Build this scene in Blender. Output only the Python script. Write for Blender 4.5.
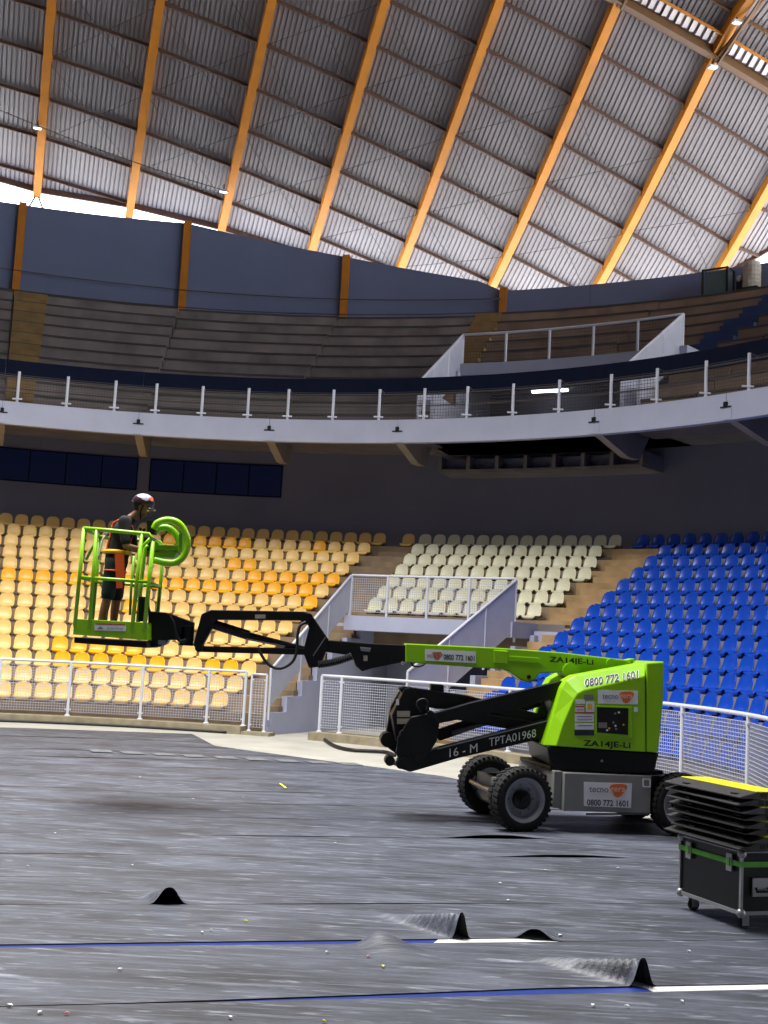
import bpy, bmesh, math, random
import numpy as np
from mathutils import Vector, Matrix, Euler

random.seed(7)
sc = bpy.context.scene
for o in list(bpy.data.objects):
    bpy.data.objects.remove(o)

# ------------------------------------------------------------------ camera
F_PX, PITCH, ROLL, EYE = 1239.6, .1099, .053, 2.0
_cp, _sn = math.cos(PITCH), math.sin(PITCH)
_fw = np.array([0, _cp, _sn]); _u0 = np.array([0, -_sn, _cp]); _r0 = np.array([1., 0, 0])
_c, _s = math.cos(ROLL), math.sin(ROLL)
_rt = _r0 * _c + _u0 * _s
_up = _u0 * _c - _r0 * _s
ORI = np.array([0, 0, EYE])
cam_data = bpy.data.cameras.new('camera')
cam_data.sensor_fit = 'HORIZONTAL'; cam_data.sensor_width = 36
cam_data.lens = F_PX * 36 / 768
cam_data.clip_start = .1; cam_data.clip_end = 400
cam = bpy.data.objects.new('camera', cam_data)
sc.collection.objects.link(cam)
M = Matrix(((_rt[0], _up[0], -_fw[0], 0), (_rt[1], _up[1], -_fw[1], 0), (_rt[2], _up[2], -_fw[2], EYE), (0, 0, 0, 1)))
cam.matrix_world = M
sc.camera = cam

# ------------------------------------------------------------------ world, lights, exposure
world = bpy.data.worlds.new('world'); sc.world = world
world.use_nodes = True
bg = world.node_tree.nodes['Background']
bg.inputs[0].default_value = (.93, .96, 1, 1)
bg.inputs[1].default_value = 8.5

def area_light(name, loc, target, sx, sy, power, col, spread=180):
    l = bpy.data.lights.new(name, 'AREA'); l.shape = 'RECTANGLE'; l.size = sx; l.size_y = sy
    l.energy = power; l.color = col; l.spread = math.radians(spread)
    o = bpy.data.objects.new(name, l); sc.collection.objects.link(o)
    o.location = loc
    o.rotation_euler = (Vector(target) - Vector(loc)).to_track_quat('-Z', 'Y').to_euler()
    return o
# added area light under the closed roof, brightening the floor and lower seats
area_light('added_overhead_light', (-6.5, 16.5, 20.2), (-6.5, 16.6, 0), 13, 12, 7100, (1, .985, .955), 122)

sc.view_settings.view_transform = 'Standard'
sc.view_settings.look = 'None'
sc.view_settings.gamma = 1
sc.view_settings.use_curve_mapping = False
sc.view_settings.exposure = 0.0

# ------------------------------------------------------------------ pixel helpers (768 x 1024 frame)
CX, CY = -5.48, 17.29           # centre of the rounded corner of the bowl
def ray(x, y):
    return _fw + _rt * (x - 384) / F_PX + _up * (512 - y) / F_PX
def on_cyl(x, y, R):
    d = ray(x, y); o = ORI[:2] - np.array([CX, CY])
    a = d[:2] @ d[:2]; b = 2 * o @ d[:2]; c = o @ o - R * R
    t = (-b + math.sqrt(b * b - 4 * a * c)) / 2 / a
    return ORI + d * t
def ang_of(P):
    return math.degrees(math.atan2(P[0] - CX, P[1] - CY))
def ground(x, y, z=0.):
    d = ray(x, y); return ORI + d * (z - EYE) / d[2]
def pol(R, a, z):
    a = math.radians(a)
    return (CX + R * math.sin(a), CY + R * math.cos(a), z)
def to_px(P):
    v = np.asarray(P, float) - ORI; w = v @ _fw
    return 384 + F_PX * (v @ _rt) / w, 512 - F_PX * (v @ _up) / w

# ------------------------------------------------------------------ materials
def lin(c):
    return tuple(((v / 255) / 12.92 if v / 255 <= .04045 else ((v / 255 + .055) / 1.055) ** 2.4) for v in c)
def mat(name, rgb, rough=.6, metal=0., var=.0, scale=6., bump=0., coat=0., rgb2=None, stretch=(1, 1, 1), spec=.5, detail=6.):
    m = bpy.data.materials.new(name); m.use_nodes = True
    nt = m.node_tree; b = nt.nodes['Principled BSDF']
    c = lin(rgb)
    b.inputs['Base Color'].default_value = (*c, 1)
    b.inputs['Roughness'].default_value = rough
    b.inputs['Metallic'].default_value = metal
    b.inputs['Specular IOR Level'].default_value = spec
    if coat: b.inputs['Coat Weight'].default_value = coat
    if var or rgb2 or bump:
        tc = nt.nodes.new('ShaderNodeTexCoord'); mp = nt.nodes.new('ShaderNodeMapping')
        mp.inputs['Scale'].default_value = stretch
        no = nt.nodes.new('ShaderNodeTexNoise'); no.inputs['Scale'].default_value = scale; no.inputs['Detail'].default_value = detail
        nt.links.new(tc.outputs['Object'], mp.inputs[0]); nt.links.new(mp.outputs[0], no.inputs['Vector'])
        rp = nt.nodes.new('ShaderNodeValToRGB')
        rp.color_ramp.elements[0].position = .3; rp.color_ramp.elements[1].position = .7
        c2 = lin(rgb2) if rgb2 else c
        rp.color_ramp.elements[0].color = (*[max(0, v * (1 - var)) for v in c], 1)
        rp.color_ramp.elements[1].color = (*[min(1, v * (1 + var)) for v in c2], 1)
        nt.links.new(no.outputs['Fac'], rp.inputs[0]); nt.links.new(rp.outputs[0], b.inputs['Base Color'])
        if bump:
            bm_ = nt.nodes.new('ShaderNodeBump'); bm_.inputs['Strength'].default_value = bump; bm_.inputs['Distance'].default_value = .02
            nt.links.new(no.outputs['Fac'], bm_.inputs['Height']); nt.links.new(bm_.outputs[0], b.inputs['Normal'])
    return m

def rubber_mat():
    m = bpy.data.materials.new('rubber_flooring'); m.use_nodes = True
    nt = m.node_tree; b = nt.nodes['Principled BSDF']
    tc = nt.nodes.new('ShaderNodeTexCoord')
    def noise(scale, stretch, detail, rot=0.):
        mp = nt.nodes.new('ShaderNodeMapping'); mp.inputs['Scale'].default_value = stretch
        mp.inputs['Rotation'].default_value = (0, 0, rot)
        no = nt.nodes.new('ShaderNodeTexNoise'); no.inputs['Scale'].default_value = scale; no.inputs['Detail'].default_value = detail
        no.inputs['Roughness'].default_value = .65
        nt.links.new(tc.outputs['Object'], mp.inputs[0]); nt.links.new(mp.outputs[0], no.inputs['Vector'])
        return no.outputs['Fac']
    def ramp(src, p0, p1, c0, c1):
        r = nt.nodes.new('ShaderNodeValToRGB'); e = r.color_ramp.elements
        e[0].position = p0; e[1].position = p1; e[0].color = (*c0, 1); e[1].color = (*c1, 1)
        nt.links.new(src, r.inputs[0]); return r.outputs[0]
    base = ramp(noise(1.6, (.45, 1.6, 1), 8), .3, .72, lin((40, 42, 49)), lin((84, 89, 102)))
    scuff = ramp(noise(6., (.16, 3.2, 1), 12, .06), .52, .74, (0, 0, 0), (1, 1, 1))
    dust = ramp(noise(8., (.35, 1.6, 1), 12, -.35), .57, .72, (0, 0, 0), (1, 1, 1))
    streak = ramp(noise(2.2, (.15, 9., 1), 6, .02), .56, .7, (0, 0, 0), (1, 1, 1))
    wave = ramp(noise(1.1, (.9, 1.5, 1), 7, .7), .5, .75, (0, 0, 0), (1, 1, 1))
    dark = ramp(noise(.55, (.7, 1.6, 1), 6, .4), .54, .72, (0, 0, 0), (1, 1, 1))
    col = base
    for src, amt, cc in ((scuff, .8, (138, 144, 160)), (dust, .85, (164, 169, 180)), (streak, .6, (34, 35, 40)), (wave, .6, (116, 122, 138)), (dark, .55, (34, 35, 40))):
        mx = nt.nodes.new('ShaderNodeMix'); mx.data_type = 'RGBA'
        mul = nt.nodes.new('ShaderNodeMath'); mul.operation = 'MULTIPLY'; mul.inputs[1].default_value = amt
        nt.links.new(src, mul.inputs[0]); nt.links.new(mul.outputs[0], mx.inputs[0])
        nt.links.new(col, mx.inputs[6]); mx.inputs[7].default_value = (*lin(cc), 1)
        col = mx.outputs[2]
    nt.links.new(col, b.inputs['Base Color'])
    b.inputs['Roughness'].default_value = .5
    bp = nt.nodes.new('ShaderNodeBump'); bp.inputs['Strength'].default_value = .6; bp.inputs['Distance'].default_value = .05
    nt.links.new(noise(2.2, (.3, 1.6, 1), 5), bp.inputs['Height']); nt.links.new(bp.outputs[0], b.inputs['Normal'])
    return m

MT = {
 'rubber': rubber_mat(),
 'rubber_edge': mat('rubber_edge', (26, 26, 28), .8),
 'court_blue': mat('court_blue_paint', (14, 46, 128), .45, var=.15, scale=3),
 'court_white': mat('court_white_paint', (225, 225, 222), .5, var=.08, scale=5),
 'slab': mat('pale_concrete_floor', (170, 167, 157), .7, var=.12, scale=1.2),
 'kerb': mat('kerb_concrete', (146, 136, 112), .8, var=.22, scale=5, bump=.2),
 'step': mat('step_concrete', (140, 120, 96), .85, var=.25, scale=2.2, bump=.25),
 'step_tan': mat('step_concrete_tan', (168, 140, 100), .85, var=.22, scale=2.5, bump=.2),
 'step_blue': mat('step_grey_lilac', (128, 128, 146), .85, var=.15, scale=2.2, bump=.2),
 'upper_step': mat('upper_step_concrete', (122, 114, 112), .9, var=.3, scale=.9, bump=.2),
 'upper_tan': mat('upper_step_tan', (132, 112, 96), .9, var=.25, scale=1.1, bump=.2),
 'ochre': mat('ochre_paint', (134, 108, 66), .8, var=.2, scale=2),
 'blue_step': mat('blue_step_paint', (44, 62, 104), .8, var=.2, scale=2),
 'wall': mat('lilac_grey_wall', (102, 111, 140), .85, var=.06, scale=.6),
 'wall_low': mat('grey_wall', (112, 112, 128), .85, var=.07, scale=.6),
 'vom': mat('lilac_white_wall', (172, 176, 200), .8, var=.07, scale=1),
 'fascia': mat('white_fascia_paint', (168, 172, 192), .75, var=.05, scale=1.2),
 'soffit': mat('soffit_concrete', (120, 114, 112), .9, var=.15, scale=1.4),
 'bracket': mat('bracket_concrete', (150, 142, 132), .85, var=.1, scale=2),
 'navy': mat('navy_board', (12, 20, 42), .85, var=.1, scale=2, spec=.15),
 'window': mat('dark_window_glass', (14, 36, 92), .35, spec=.4),
 'white': mat('white_enamel', (204, 207, 218), .35, var=.03, scale=8),
 'panel': mat('white_sheet_panel', (186, 189, 206), .5, var=.05, scale=3),
 'wire': mat('galvanised_wire', (176, 178, 190), .5),
 'yellow': mat('yellow_steel', (184, 114, 12), .5, var=.12, scale=2),
 'purlin': mat('rust_brown_purlin', (78, 52, 38), .7, var=.2, scale=4),
 'spine': mat('ochre_brown_steel', (96, 64, 28), .6, var=.2, scale=3),
 'sheet': mat('corrugated_sheet', (134, 128, 130), .5, metal=.0, var=.08, scale=.8),
 'cladding': mat('lit_cladding', (214, 204, 204), .5),  # paler than the roof sheet: light on the strip put into its colour
 'rod': mat('dark_rod', (70, 66, 66), .6),
 'black': mat('black_steel', (8, 9, 11), .4, var=.2, scale=6, spec=.35),
 'black_matt': mat('black_plastic', (10, 10, 11), .6, spec=.3),
 'lime': mat('lime_green_paint', (140, 198, 4), .38, coat=.08, var=.03, scale=4),
 'lime_shaded': mat('lime_green_shaded', (110, 164, 8), .35, var=.04, scale=5),  # darker lime: shade painted on far and inner basket parts
 'grey_steel': mat('grey_chassis_paint', (128, 128, 126), .45, var=.08, scale=4),
 'rim': mat('grey_rim', (140, 142, 148), .4, var=.06, scale=6),
 'tyre': mat('tyre_rubber', (18, 18, 19), .85, var=.25, scale=12, bump=.3),
 'sticker': mat('white_sticker', (226, 226, 230), .4),
 'orange': mat('orange_print', (226, 110, 40), .5),
 'logo_white': mat('pale_print', (236, 196, 170), .5),
 'print_grey': mat('grey_print', (120, 122, 128), .5),
 'print_dark': mat('dark_print', (30, 34, 46), .5),
 'print_red': mat('red_print', (190, 50, 44), .5),
 'text_black': mat('black_lettering', (14, 24, 12), .5),
 'text_white': mat('white_lettering', (220, 222, 222), .5),
 'screen': mat('control_panel_black', (8, 9, 11), .3),
 'chrome': mat('steel_rod', (150, 152, 156), .3, metal=.8),
 'case': mat('black_laminate', (5, 6, 9), .35, var=.15, scale=5, spec=.35),
 'alu': mat('aluminium_edge', (152, 152, 154), .4, metal=.5, var=.1, scale=6),
 'strap': mat('green_strap', (70, 150, 14), .5, var=.15, scale=10),
 'ramp': mat('charcoal_rubber', (34, 33, 35), .55, var=.2, scale=6),
 'ramp_y': mat('yellow_lid', (240, 226, 10), .45, var=.05, scale=5),
 'skin': mat('skin', (138, 92, 66), .55, var=.08, scale=8),
 'shirt': mat('black_cotton', (15, 16, 19), .9, var=.25, scale=18, bump=.1),
 'shorts': mat('dark_green_shorts', (26, 34, 32), .9, var=.2, scale=14),
 'harness': mat('orange_webbing', (236, 84, 22), .6),
 'harness_y': mat('yellow_webbing', (236, 178, 20), .6),
 'helmet_w': mat('helmet_white', (176, 172, 182), .25, coat=.4),
 'helmet_d': mat('helmet_maroon', (58, 24, 32), .3, coat=.4),
 'shoe': mat('dark_shoe', (28, 26, 26), .7),
 'cream_seat': mat('cream_plastic', (232, 192, 112), .38, var=.04, scale=4),
 'yellow_seat': mat('yellow_plastic', (248, 176, 2), .38),
 'white_seat': mat('ivory_plastic', (214, 211, 182), .38, var=.03, scale=4),
 'blue_seat': mat('blue_plastic', (4, 66, 176), .26),
 'teal': mat('grey_green_plastic', (78, 96, 98), .6),
 'beige': mat('beige_metal', (166, 158, 144), .6, var=.15, scale=6),
 'paper': mat('paper', (230, 230, 226), .7),
 'paper_y': mat('yellow_paper', (232, 224, 60), .7),
 'paper_r': mat('pink_paper', (222, 120, 130), .7),
 'cable': mat('black_cable', (16, 16, 17), .6),
}
def emit(name, col, st):
    m = bpy.data.materials.new(name); m.use_nodes = True
    b = m.node_tree.nodes['Principled BSDF']
    b.inputs['Emission Color'].default_value = (*col, 1); b.inputs['Emission Strength'].default_value = st
    b.inputs['Base Color'].default_value = (.9, .9, .9, 1)
    return m
MT['tube_lamp'] = emit('lit_tube', (.95, 1, .98), 6.)
MT['flood_lamp'] = emit('lit_flood', (.95, .98, 1), 1.6)

# ------------------------------------------------------------------ mesh builder
class MB:
    def __init__(s): s.v = []; s.f = []
    def add(s, vs, fs):
        n = len(s.v); s.v += [tuple(map(float, v)) for v in vs]; s.f += [tuple(i + n for i in f) for f in fs]; return s
    def hexa(s, b4, t4):
        return s.add(list(b4) + list(t4), [(3, 2, 1, 0), (4, 5, 6, 7), (0, 1, 5, 4), (1, 2, 6, 5), (2, 3, 7, 6), (3, 0, 4, 7)])
    def box(s, x0, x1, y0, y1, z0, z1):
        return s.hexa([(x0, y0, z0), (x1, y0, z0), (x1, y1, z0), (x0, y1, z0)], [(x0, y0, z1), (x1, y0, z1), (x1, y1, z1), (x0, y1, z1)])
    def bar(s, p, q, w, h, up=(0, 0, 1)):
        p = Vector(p); q = Vector(q); d = (q - p).normalized(); up = Vector(up)
        if abs(d.dot(up)) > .98: up = Vector((0, 1, 0))
        a = d.cross(up).normalized(); b = a.cross(d).normalized()
        a *= w / 2; b *= h / 2
        return s.hexa([p - a - b, p + a - b, p + a + b, p - a + b], [q - a - b, q + a - b, q + a + b, q - a + b])
    def tube(s, pts, r, n=8, cap=True, closed=False):
        pts = [Vector(p) for p in pts]; N = len(pts); rs = r if isinstance(r, (list, tuple)) else [r] * N
        vs = []; prev = None
        for i in range(N):
            if closed: t = (pts[(i + 1) % N] - pts[i - 1]).normalized()
            else: t = (pts[min(i + 1, N - 1)] - pts[max(i - 1, 0)]).normalized()
            if prev is None:
                up = Vector((0, 0, 1)) if abs(t.z) < .9 else Vector((1, 0, 0))
                a = t.cross(up).normalized()
            else:
                a = (prev - t * prev.dot(t)).normalized()
            prev = a; b = t.cross(a)
            for k in range(n):
                an = 2 * math.pi * k / n
                vs.append(pts[i] + a * math.cos(an) * rs[i] + b * math.sin(an) * rs[i])
        fs = []
        for i in range(N if closed else N - 1):
            j = (i + 1) % N
            for k in range(n):
                k2 = (k + 1) % n
                fs.append((i * n + k, i * n + k2, j * n + k2, j * n + k))
        if cap and not closed:
            fs.append(tuple(range(n - 1, -1, -1))); fs.append(tuple((N - 1) * n + k for k in range(n)))
        return s.add(vs, fs)
    def prism(s, A, B):
        n = len(A)
        fs = [tuple(range(n - 1, -1, -1)), tuple(range(n, 2 * n))]
        for i in range(n):
            j = (i + 1) % n; fs.append((i, j, n + j, n + i))
        return s.add(list(A) + list(B), fs)
    def arc(s, R0, R1, a0, a1, z0, z1, n=None):
        n = n or max(1, int(abs(a1 - a0) / 2.2) + 1)
        vs = []
        for i in range(n + 1):
            a = a0 + (a1 - a0) * i / n
            vs += [pol(R0, a, z0), pol(R1, a, z0), pol(R1, a, z1), pol(R0, a, z1)]
        fs = [(0, 1, 2, 3), (4 * n + 3, 4 * n + 2, 4 * n + 1, 4 * n)]
        for i in range(n):
            for k in range(4):
                k2 = (k + 1) % 4
                fs.append((4 * i + k, 4 * (i + 1) + k, 4 * (i + 1) + k2, 4 * i + k2))
        return s.add(vs, fs)
    def lathe(s, prof, c, axis, n=24, caps=True):
        # prof: (radius, offset along axis)
        c = Vector(c); ax = Vector(axis).normalized()
        a = ax.cross(Vector((0, 0, 1)) if abs(ax.z) < .9 else Vector((1, 0, 0))).normalized(); b = ax.cross(a)
        vs = []; m = len(prof)
        for r, t in prof:
            for k in range(n):
                an = 2 * math.pi * k / n
                vs.append(c + ax * t + a * math.cos(an) * r + b * math.sin(an) * r)
        fs = []
        for i in range(m - 1):
            for k in range(n):
                k2 = (k + 1) % n; fs.append((i * n + k, i * n + k2, (i + 1) * n + k2, (i + 1) * n + k))
        if caps: fs.append(tuple(range(n - 1, -1, -1))); fs.append(tuple((m - 1) * n + k for k in range(n)))
        return s.add(vs, fs)
    def ball(s, c, r, n=12, m=8, scale=(1, 1, 1), rot=None):
        c = Vector(c); vs = []; fs = []
        for i in range(1, m):
            th = math.pi * i / m
            for k in range(n):
                ph = 2 * math.pi * k / n
                v = Vector((math.sin(th) * math.cos(ph) * r * scale[0], math.sin(th) * math.sin(ph) * r * scale[1], math.cos(th) * r * scale[2]))
                if rot: v = rot @ v
                vs.append(c + v)
        t = Vector((0, 0, r * scale[2])); 
        if rot: t = rot @ t
        vs += [c + t, c - t]
        T, B = len(vs) - 2, len(vs) - 1
        for k in range(n):
            k2 = (k + 1) % n
            fs.append((T, k, k2)); fs.append((B, (m - 2) * n + k2, (m - 2) * n + k))
            for i in range(m - 2):
                fs.append((i * n + k, (i + 1) * n + k, (i + 1) * n + k2, i * n + k2))
        return s.add(vs, fs)
    def mesh(s, name, material, smooth=False):
        me = bpy.data.meshes.new(name); me.from_pydata(s.v, [], s.f)
        bm = bmesh.new(); bm.from_mesh(me); bmesh.ops.recalc_face_normals(bm, faces=bm.faces); bm.to_mesh(me); bm.free()
        if material is not None: me.materials.append(MT[material] if isinstance(material, str) else material)
        if smooth:
            me.polygons.foreach_set('use_smooth', [True] * len(me.polygons))
        return me
    def build(s, name, material, parent=None, smooth=False, **kw):
        return link(name, s.mesh(name, material, smooth), parent, **kw)

def sm(pts, k=5):
    # smooth curve through the given points
    P = [Vector(p) for p in pts]; P = [P[0] * 2 - P[1]] + P + [P[-1] * 2 - P[-2]]; out = []
    for i in range(1, len(P) - 2):
        a, b, c, d = P[i - 1:i + 3]
        for j in range(k):
            t = j / k
            out.append(.5 * ((2 * b) + (c - a) * t + (2 * a - 5 * b + 4 * c - d) * t * t + (3 * b - a - 3 * c + d) * t ** 3))
    return out + [P[-2]]
def tag(o, label=None, cat=None, group=None, kind=None):
    if label: o['label'] = label
    if cat: o['category'] = cat
    if group: o['group'] = group
    if kind: o['kind'] = kind
    return o
def link(name, me, parent=None, label=None, cat=None, group=None, kind=None):
    o = bpy.data.objects.new(name, me); sc.collection.objects.link(o)
    if parent is not None: o.parent = parent
    return tag(o, label, cat, group, kind)
def thing(name, label, cat, loc=(0, 0, 0), rz=0., group=None, kind=None):
    o = bpy.data.objects.new(name, None); o.empty_display_size = .2; sc.collection.objects.link(o)
    o.location = loc; o.rotation_euler = (0, 0, rz)
    return tag(o, label, cat, group, kind)
def bevel(o, w=.01, seg=2, ang=35):
    m = o.modifiers.new('bevel', 'BEVEL'); m.width = w; m.segments = seg; m.limit_method = 'ANGLE'; m.angle_limit = math.radians(ang)
    return o
def text_mesh(txt, size, extrude=.001, bold=0.):
    cu = bpy.data.curves.new('lettering', 'FONT'); cu.body = txt; cu.size = size; cu.extrude = extrude
    cu.align_x = 'CENTER'; cu.align_y = 'CENTER'; cu.offset = bold; cu.resolution_u = 3
    o = bpy.data.objects.new('tmp', cu); sc.collection.objects.link(o)
    bpy.context.view_layer.update()
    me = bpy.data.meshes.new_from_object(o.evaluated_get(bpy.context.evaluated_depsgraph_get()))
    bpy.data.objects.remove(o); bpy.data.curves.remove(cu)
    return me
ORD = ['zeroth', 'first', 'second', 'third', 'fourth', 'fifth', 'sixth', 'seventh', 'eighth', 'ninth', 'tenth', 'eleventh', 'twelfth', 'thirteenth', 'fourteenth', 'fifteenth', 'sixteenth', 'seventeenth', 'eighteenth', 'nineteenth', 'twentieth', 'twenty-first', 'twenty-second', 'twenty-third', 'twenty-fourth', 'twenty-fifth', 'twenty-sixth', 'twenty-seventh', 'twenty-eighth', 'twenty-ninth', 'thirtieth', 'thirty-first', 'thirty-second', 'thirty-third', 'thirty-fourth']

A0, A1 = -36., 112.          # angular extent of the bowl that is built

# ================================================================== FLOOR
E2 = np.array([.9659, .2588]); N2 = np.array([-.2588, .9659])     # directions along / across the flooring strips
def fp(a, b, z=0.): return (a * E2[0] + b * N2[0], a * E2[1] + b * N2[1], z)

mb = MB(); mb.box(-24, 22, -16, 48, -.3, -.012)
floor = mb.build('floor', 'slab', None, label='pale concrete arena floor around the black flooring strips', cat='floor', kind='structure')
mb = MB(); q = [fp(-14, 2.0, -.011), fp(9, 2.0, -.011), fp(9, 14.2, -.011), fp(-14, 14.2, -.011)]
mb.hexa(q, [(x, y, -.004) for x, y, z in q]); mb.build('court_paint', 'court_blue', floor, label='blue court paint showing between the strips')
mb = MB(); q = [(.45, 8.70, -.0035), (.62, 9.2, -.0035), (1.75, 9.5, -.0035), (5.2, 8.95, -.0035), (5.0, 7.9, -.0035), (1.96, 7.45, -.0035), (1.78, 7.95, -.0035)]
mb.prism(q, [(x, y, -.001) for x, y, z in q]); mb.build('court_line', 'court_white', floor, label='white court line showing between the strips')

# flooring strips: boundaries across, ends along, bumps along their edges
seams = [2.2, 3.45, 4.7, 5.85, 7.12, 8.40, 9.68, 10.75, 11.85, 13.02, 14.3, 15.55, 16.8, 18.4, 19.65, 20.9, 22.15, 23.4, 24.65, 25.9, 26.7]
def strip_ends(b):
    lo = -13.
    if b > 14: lo = max(lo, -.82 - math.sqrt(max(0, 9.9 ** 2 - (b - 18.1) ** 2)))
    pts = [(0, 12.), (13., 12.), (14.0, 7.7), (14.6, 7.74), (19.4, 6.44), (23.86, 3.32), (26.9, 3.2)]
    hi = 12.
    for (b0, h0), (b1, h1) in zip(pts, pts[1:]):
        if b0 <= b <= b1: hi = h0 + (h1 - h0) * (b - b0) / (b1 - b0)
    if b > 23: hi = min(hi, -.82 + math.sqrt(max(.1, 9.6 ** 2 - (b - 18.1) ** 2)))
    return lo, hi
def to_ab(P): return float(P[0] * E2[0] + P[1] * E2[1]), float(P[0] * N2[0] + P[1] * N2[1])
# bump: (pixel of the crest on the strip's edge, side -1 near edge/+1 far edge, height, half-width, length, drift along the strip per metre inward)
bumps = []
for px, py, side, h, w, ln, dr in [(168, 904, -1, .125, .085, .55, -.15), (462, 940, -1, .18, .042, .95, -.42), (540, 943, -1, .07, .09, .45, .5), (653, 993, -1, .17, .052, .9, -.55), (377, 941, 1, .085, .12, .55, .25), (500, 841, -1, .04, .45, .5, 0), (573, 862, -1, .03, .6, .5, 0)]:
    a, b = to_ab(ground(px, py)); bumps.append((a, b, side, h, w, ln, dr))
strip_gap = {}
for i in range(len(seams) - 1):
    b0, b1 = seams[i], seams[i + 1]
    lo, hi = strip_ends((b0 + b1) / 2)
    tilt0 = -.004 if i in (4, 5) else .004
    mine = []
    for bp in bumps:
        edge = b0 if bp[2] < 0 else b1
        if abs(bp[1] - edge) < .42: mine.append((bp, edge))
    As = set(np.round(np.linspace(lo, hi, int((hi - lo) / .35) + 2), 3))
    for bp, edge in mine:
        step = max(.012, bp[4] / 5)
        As |= set(np.round(np.arange(max(lo, bp[0] - 5 * bp[4] - .5), min(hi, bp[0] + 5 * bp[4] + .5), step), 3))
    As = sorted(As)
    nb = 26 if mine else 6
    g = strip_gap.get(i, .006)
    rnd = random.Random(i * 13 + 5)
    ph = rnd.random() * 6
    Bs = [b0 + (b1 - b0) * t / nb for t in range(nb + 1)]
    def hgt(a, t):
        z = .004 + (.0015 if i in (3, 4, 5) else .006) * (.5 + .5 * math.sin(a * 1.7 + ph + 3 * t)) * (.5 + .5 * math.sin(a * .53 + ph * 2))
        for (ba, bb, sd, h, w, ln, dr), edge in mine:
            inw = t * (b1 - b0) if sd < 0 else (1 - t) * (b1 - b0)
            da = a - (ba + dr * inw)
            ww = w * (1 + .7 * inw / ln)
            z += h * math.exp(-abs(da / ww) ** 2.7) * max(0., 1 - inw / ln) ** 1.2
        return z
    vs = []
    for a in As:
        wob = .012 * math.sin(a * .9 + ph) + .006 * math.sin(a * 2.3 + ph)
        wob1 = .012 * math.sin(a * .8 + ph * 1.7) + .006 * math.sin(a * 2.1)
        open_ = .05 * min(1, max(0, (a - .6) / 2.)) if i == 4 else (.025 * min(1, max(0, (a + 1.2))) if i == 5 else 0)
        gap0 = g + (open_ if i == 4 else 0) * 0
        for t_i in range(nb + 1):
            t = t_i / nb
            e0 = b0 + wob * .4; e1 = b1 + wob1 * .4 - g
            if i == 5: e0 += .085 * min(1, max(0, (3.75 - a) / .3)) * (1 + .35 * min(1, max(0, a / 3)))
            if i == 4: e0 += .13 * min(1, max(0, (a - .7) / 2.4))
            bb = e0 + (e1 - e0) * t
            aa = a
            if b0 > 13.5:
                lo2, hi2 = strip_ends(bb); aa = lo2 + (hi2 - lo2) * (a - lo) / (hi - lo)
            vs.append(fp(aa, bb, hgt(a, t)))
    nA = len(As); th = .005; nb1 = nb + 1
    bot = [(x, y, z - th) for x, y, z in vs]
    fs = []
    off = len(vs)
    for ia in range(nA - 1):
        for t_i in range(nb):
            p0 = ia * nb1 + t_i; p1 = (ia + 1) * nb1 + t_i
            fs.append((p0, p1, p1 + 1, p0 + 1)); fs.append((off + p0, off + p0 + 1, off + p1 + 1, off + p1))
        for t_i in (0, nb):
            p0 = ia * nb1 + t_i; p1 = (ia + 1) * nb1 + t_i
            fs.append((p0, p1, off + p1, off + p0))
    for ia in (0, nA - 1):
        for t_i in range(nb):
            p0 = ia * nb1 + t_i; fs.append((p0, p0 + 1, off + p0 + 1, off + p0))
    m = MB(); m.v = vs + bot; m.f = fs
    me = bpy.data.meshes.new('flooring_strip'); me.from_pydata(m.v, [], fs)
    me.materials.append(MT['rubber']); me.materials.append(MT['rubber_edge'])
    for p_ in me.polygons:
        p_.use_smooth = True
        if any(vi >= off for vi in p_.vertices): p_.material_index = 1; p_.use_smooth = False
    link('flooring_strip', me, floor)
# a pale ribbed transfer on the far strips
m = MB()
for k in range(9):
    P = ground(92 + k * 31, 751.5 + k * 1.6); Q = ground(118 + k * 31, 754 + k * 1.6)
    a, b = to_ab(P)
    m.hexa([fp(a, b - .25, .0175), fp(a + .36, b - .25, .0175), fp(a + .3, b + .18, .0175), fp(a - .06, b + .18, .0175)],
           [fp(a, b - .25, .0185), fp(a + .36, b - .25, .0185), fp(a + .3, b + .18, .0185), fp(a - .06, b + .18, .0185)])
m.build('worn_patch', mat('worn_rubber', (104, 106, 110), .7, var=.35, scale=9), floor, label='row of pale worn patches on the strip')

# ================================================================== LOWER STAND
R0, DR, Z0, DZ = 11.3, .667, .852, .350            # top edge of the seat backs, row by row
NR = 14
def row_R(k): return R0 + DR * k
def row_z(k): return Z0 + DZ * k
def step_z(k): return row_z(k) - .43
RAIL_R = 10.66
def vomL(R): return 17.2 + (19.5 - 17.2) * (R - 10.7) / 3.6       # left side of the entrance tunnel
def vomR(R): return 34.6 + (37.0 - 34.6) * (R - 10.7) / 3.6
VOM_K = 6                                                          # rows 0..5 are cut by the tunnel
stand = thing('lower_stand', 'stepped concrete lower stand carrying the coloured seats', 'stand', kind='structure')
def step_piece(a0, a1, k, m='step'):
    Rf = row_R(k) - .42; Rb = row_R(k) + .34
    zt = step_z(k); zb = max(-.012, zt - .9) if k else -.012
    b = MB(); b.arc(Rf, Rb, a0, a1, zb, zt); return b.build('step', m, stand)
aY = 15.4
for k in range(NR):
    Rm = row_R(k)
    if k < VOM_K + 1:
        step_piece(A0, vomL(Rm) - 1.0, k)
        step_piece(vomR(Rm) + 1.0, 40.9, k, 'step_tan'); step_piece(40.9, A1, k, 'step_blue')
    else:
        step_piece(A0, 19.0, k); step_piece(19.0, 36.5, k); step_piece(36.5, 40.9, k, 'step_tan'); step_piece(40.9, A1, k, 'step_blue')
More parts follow.
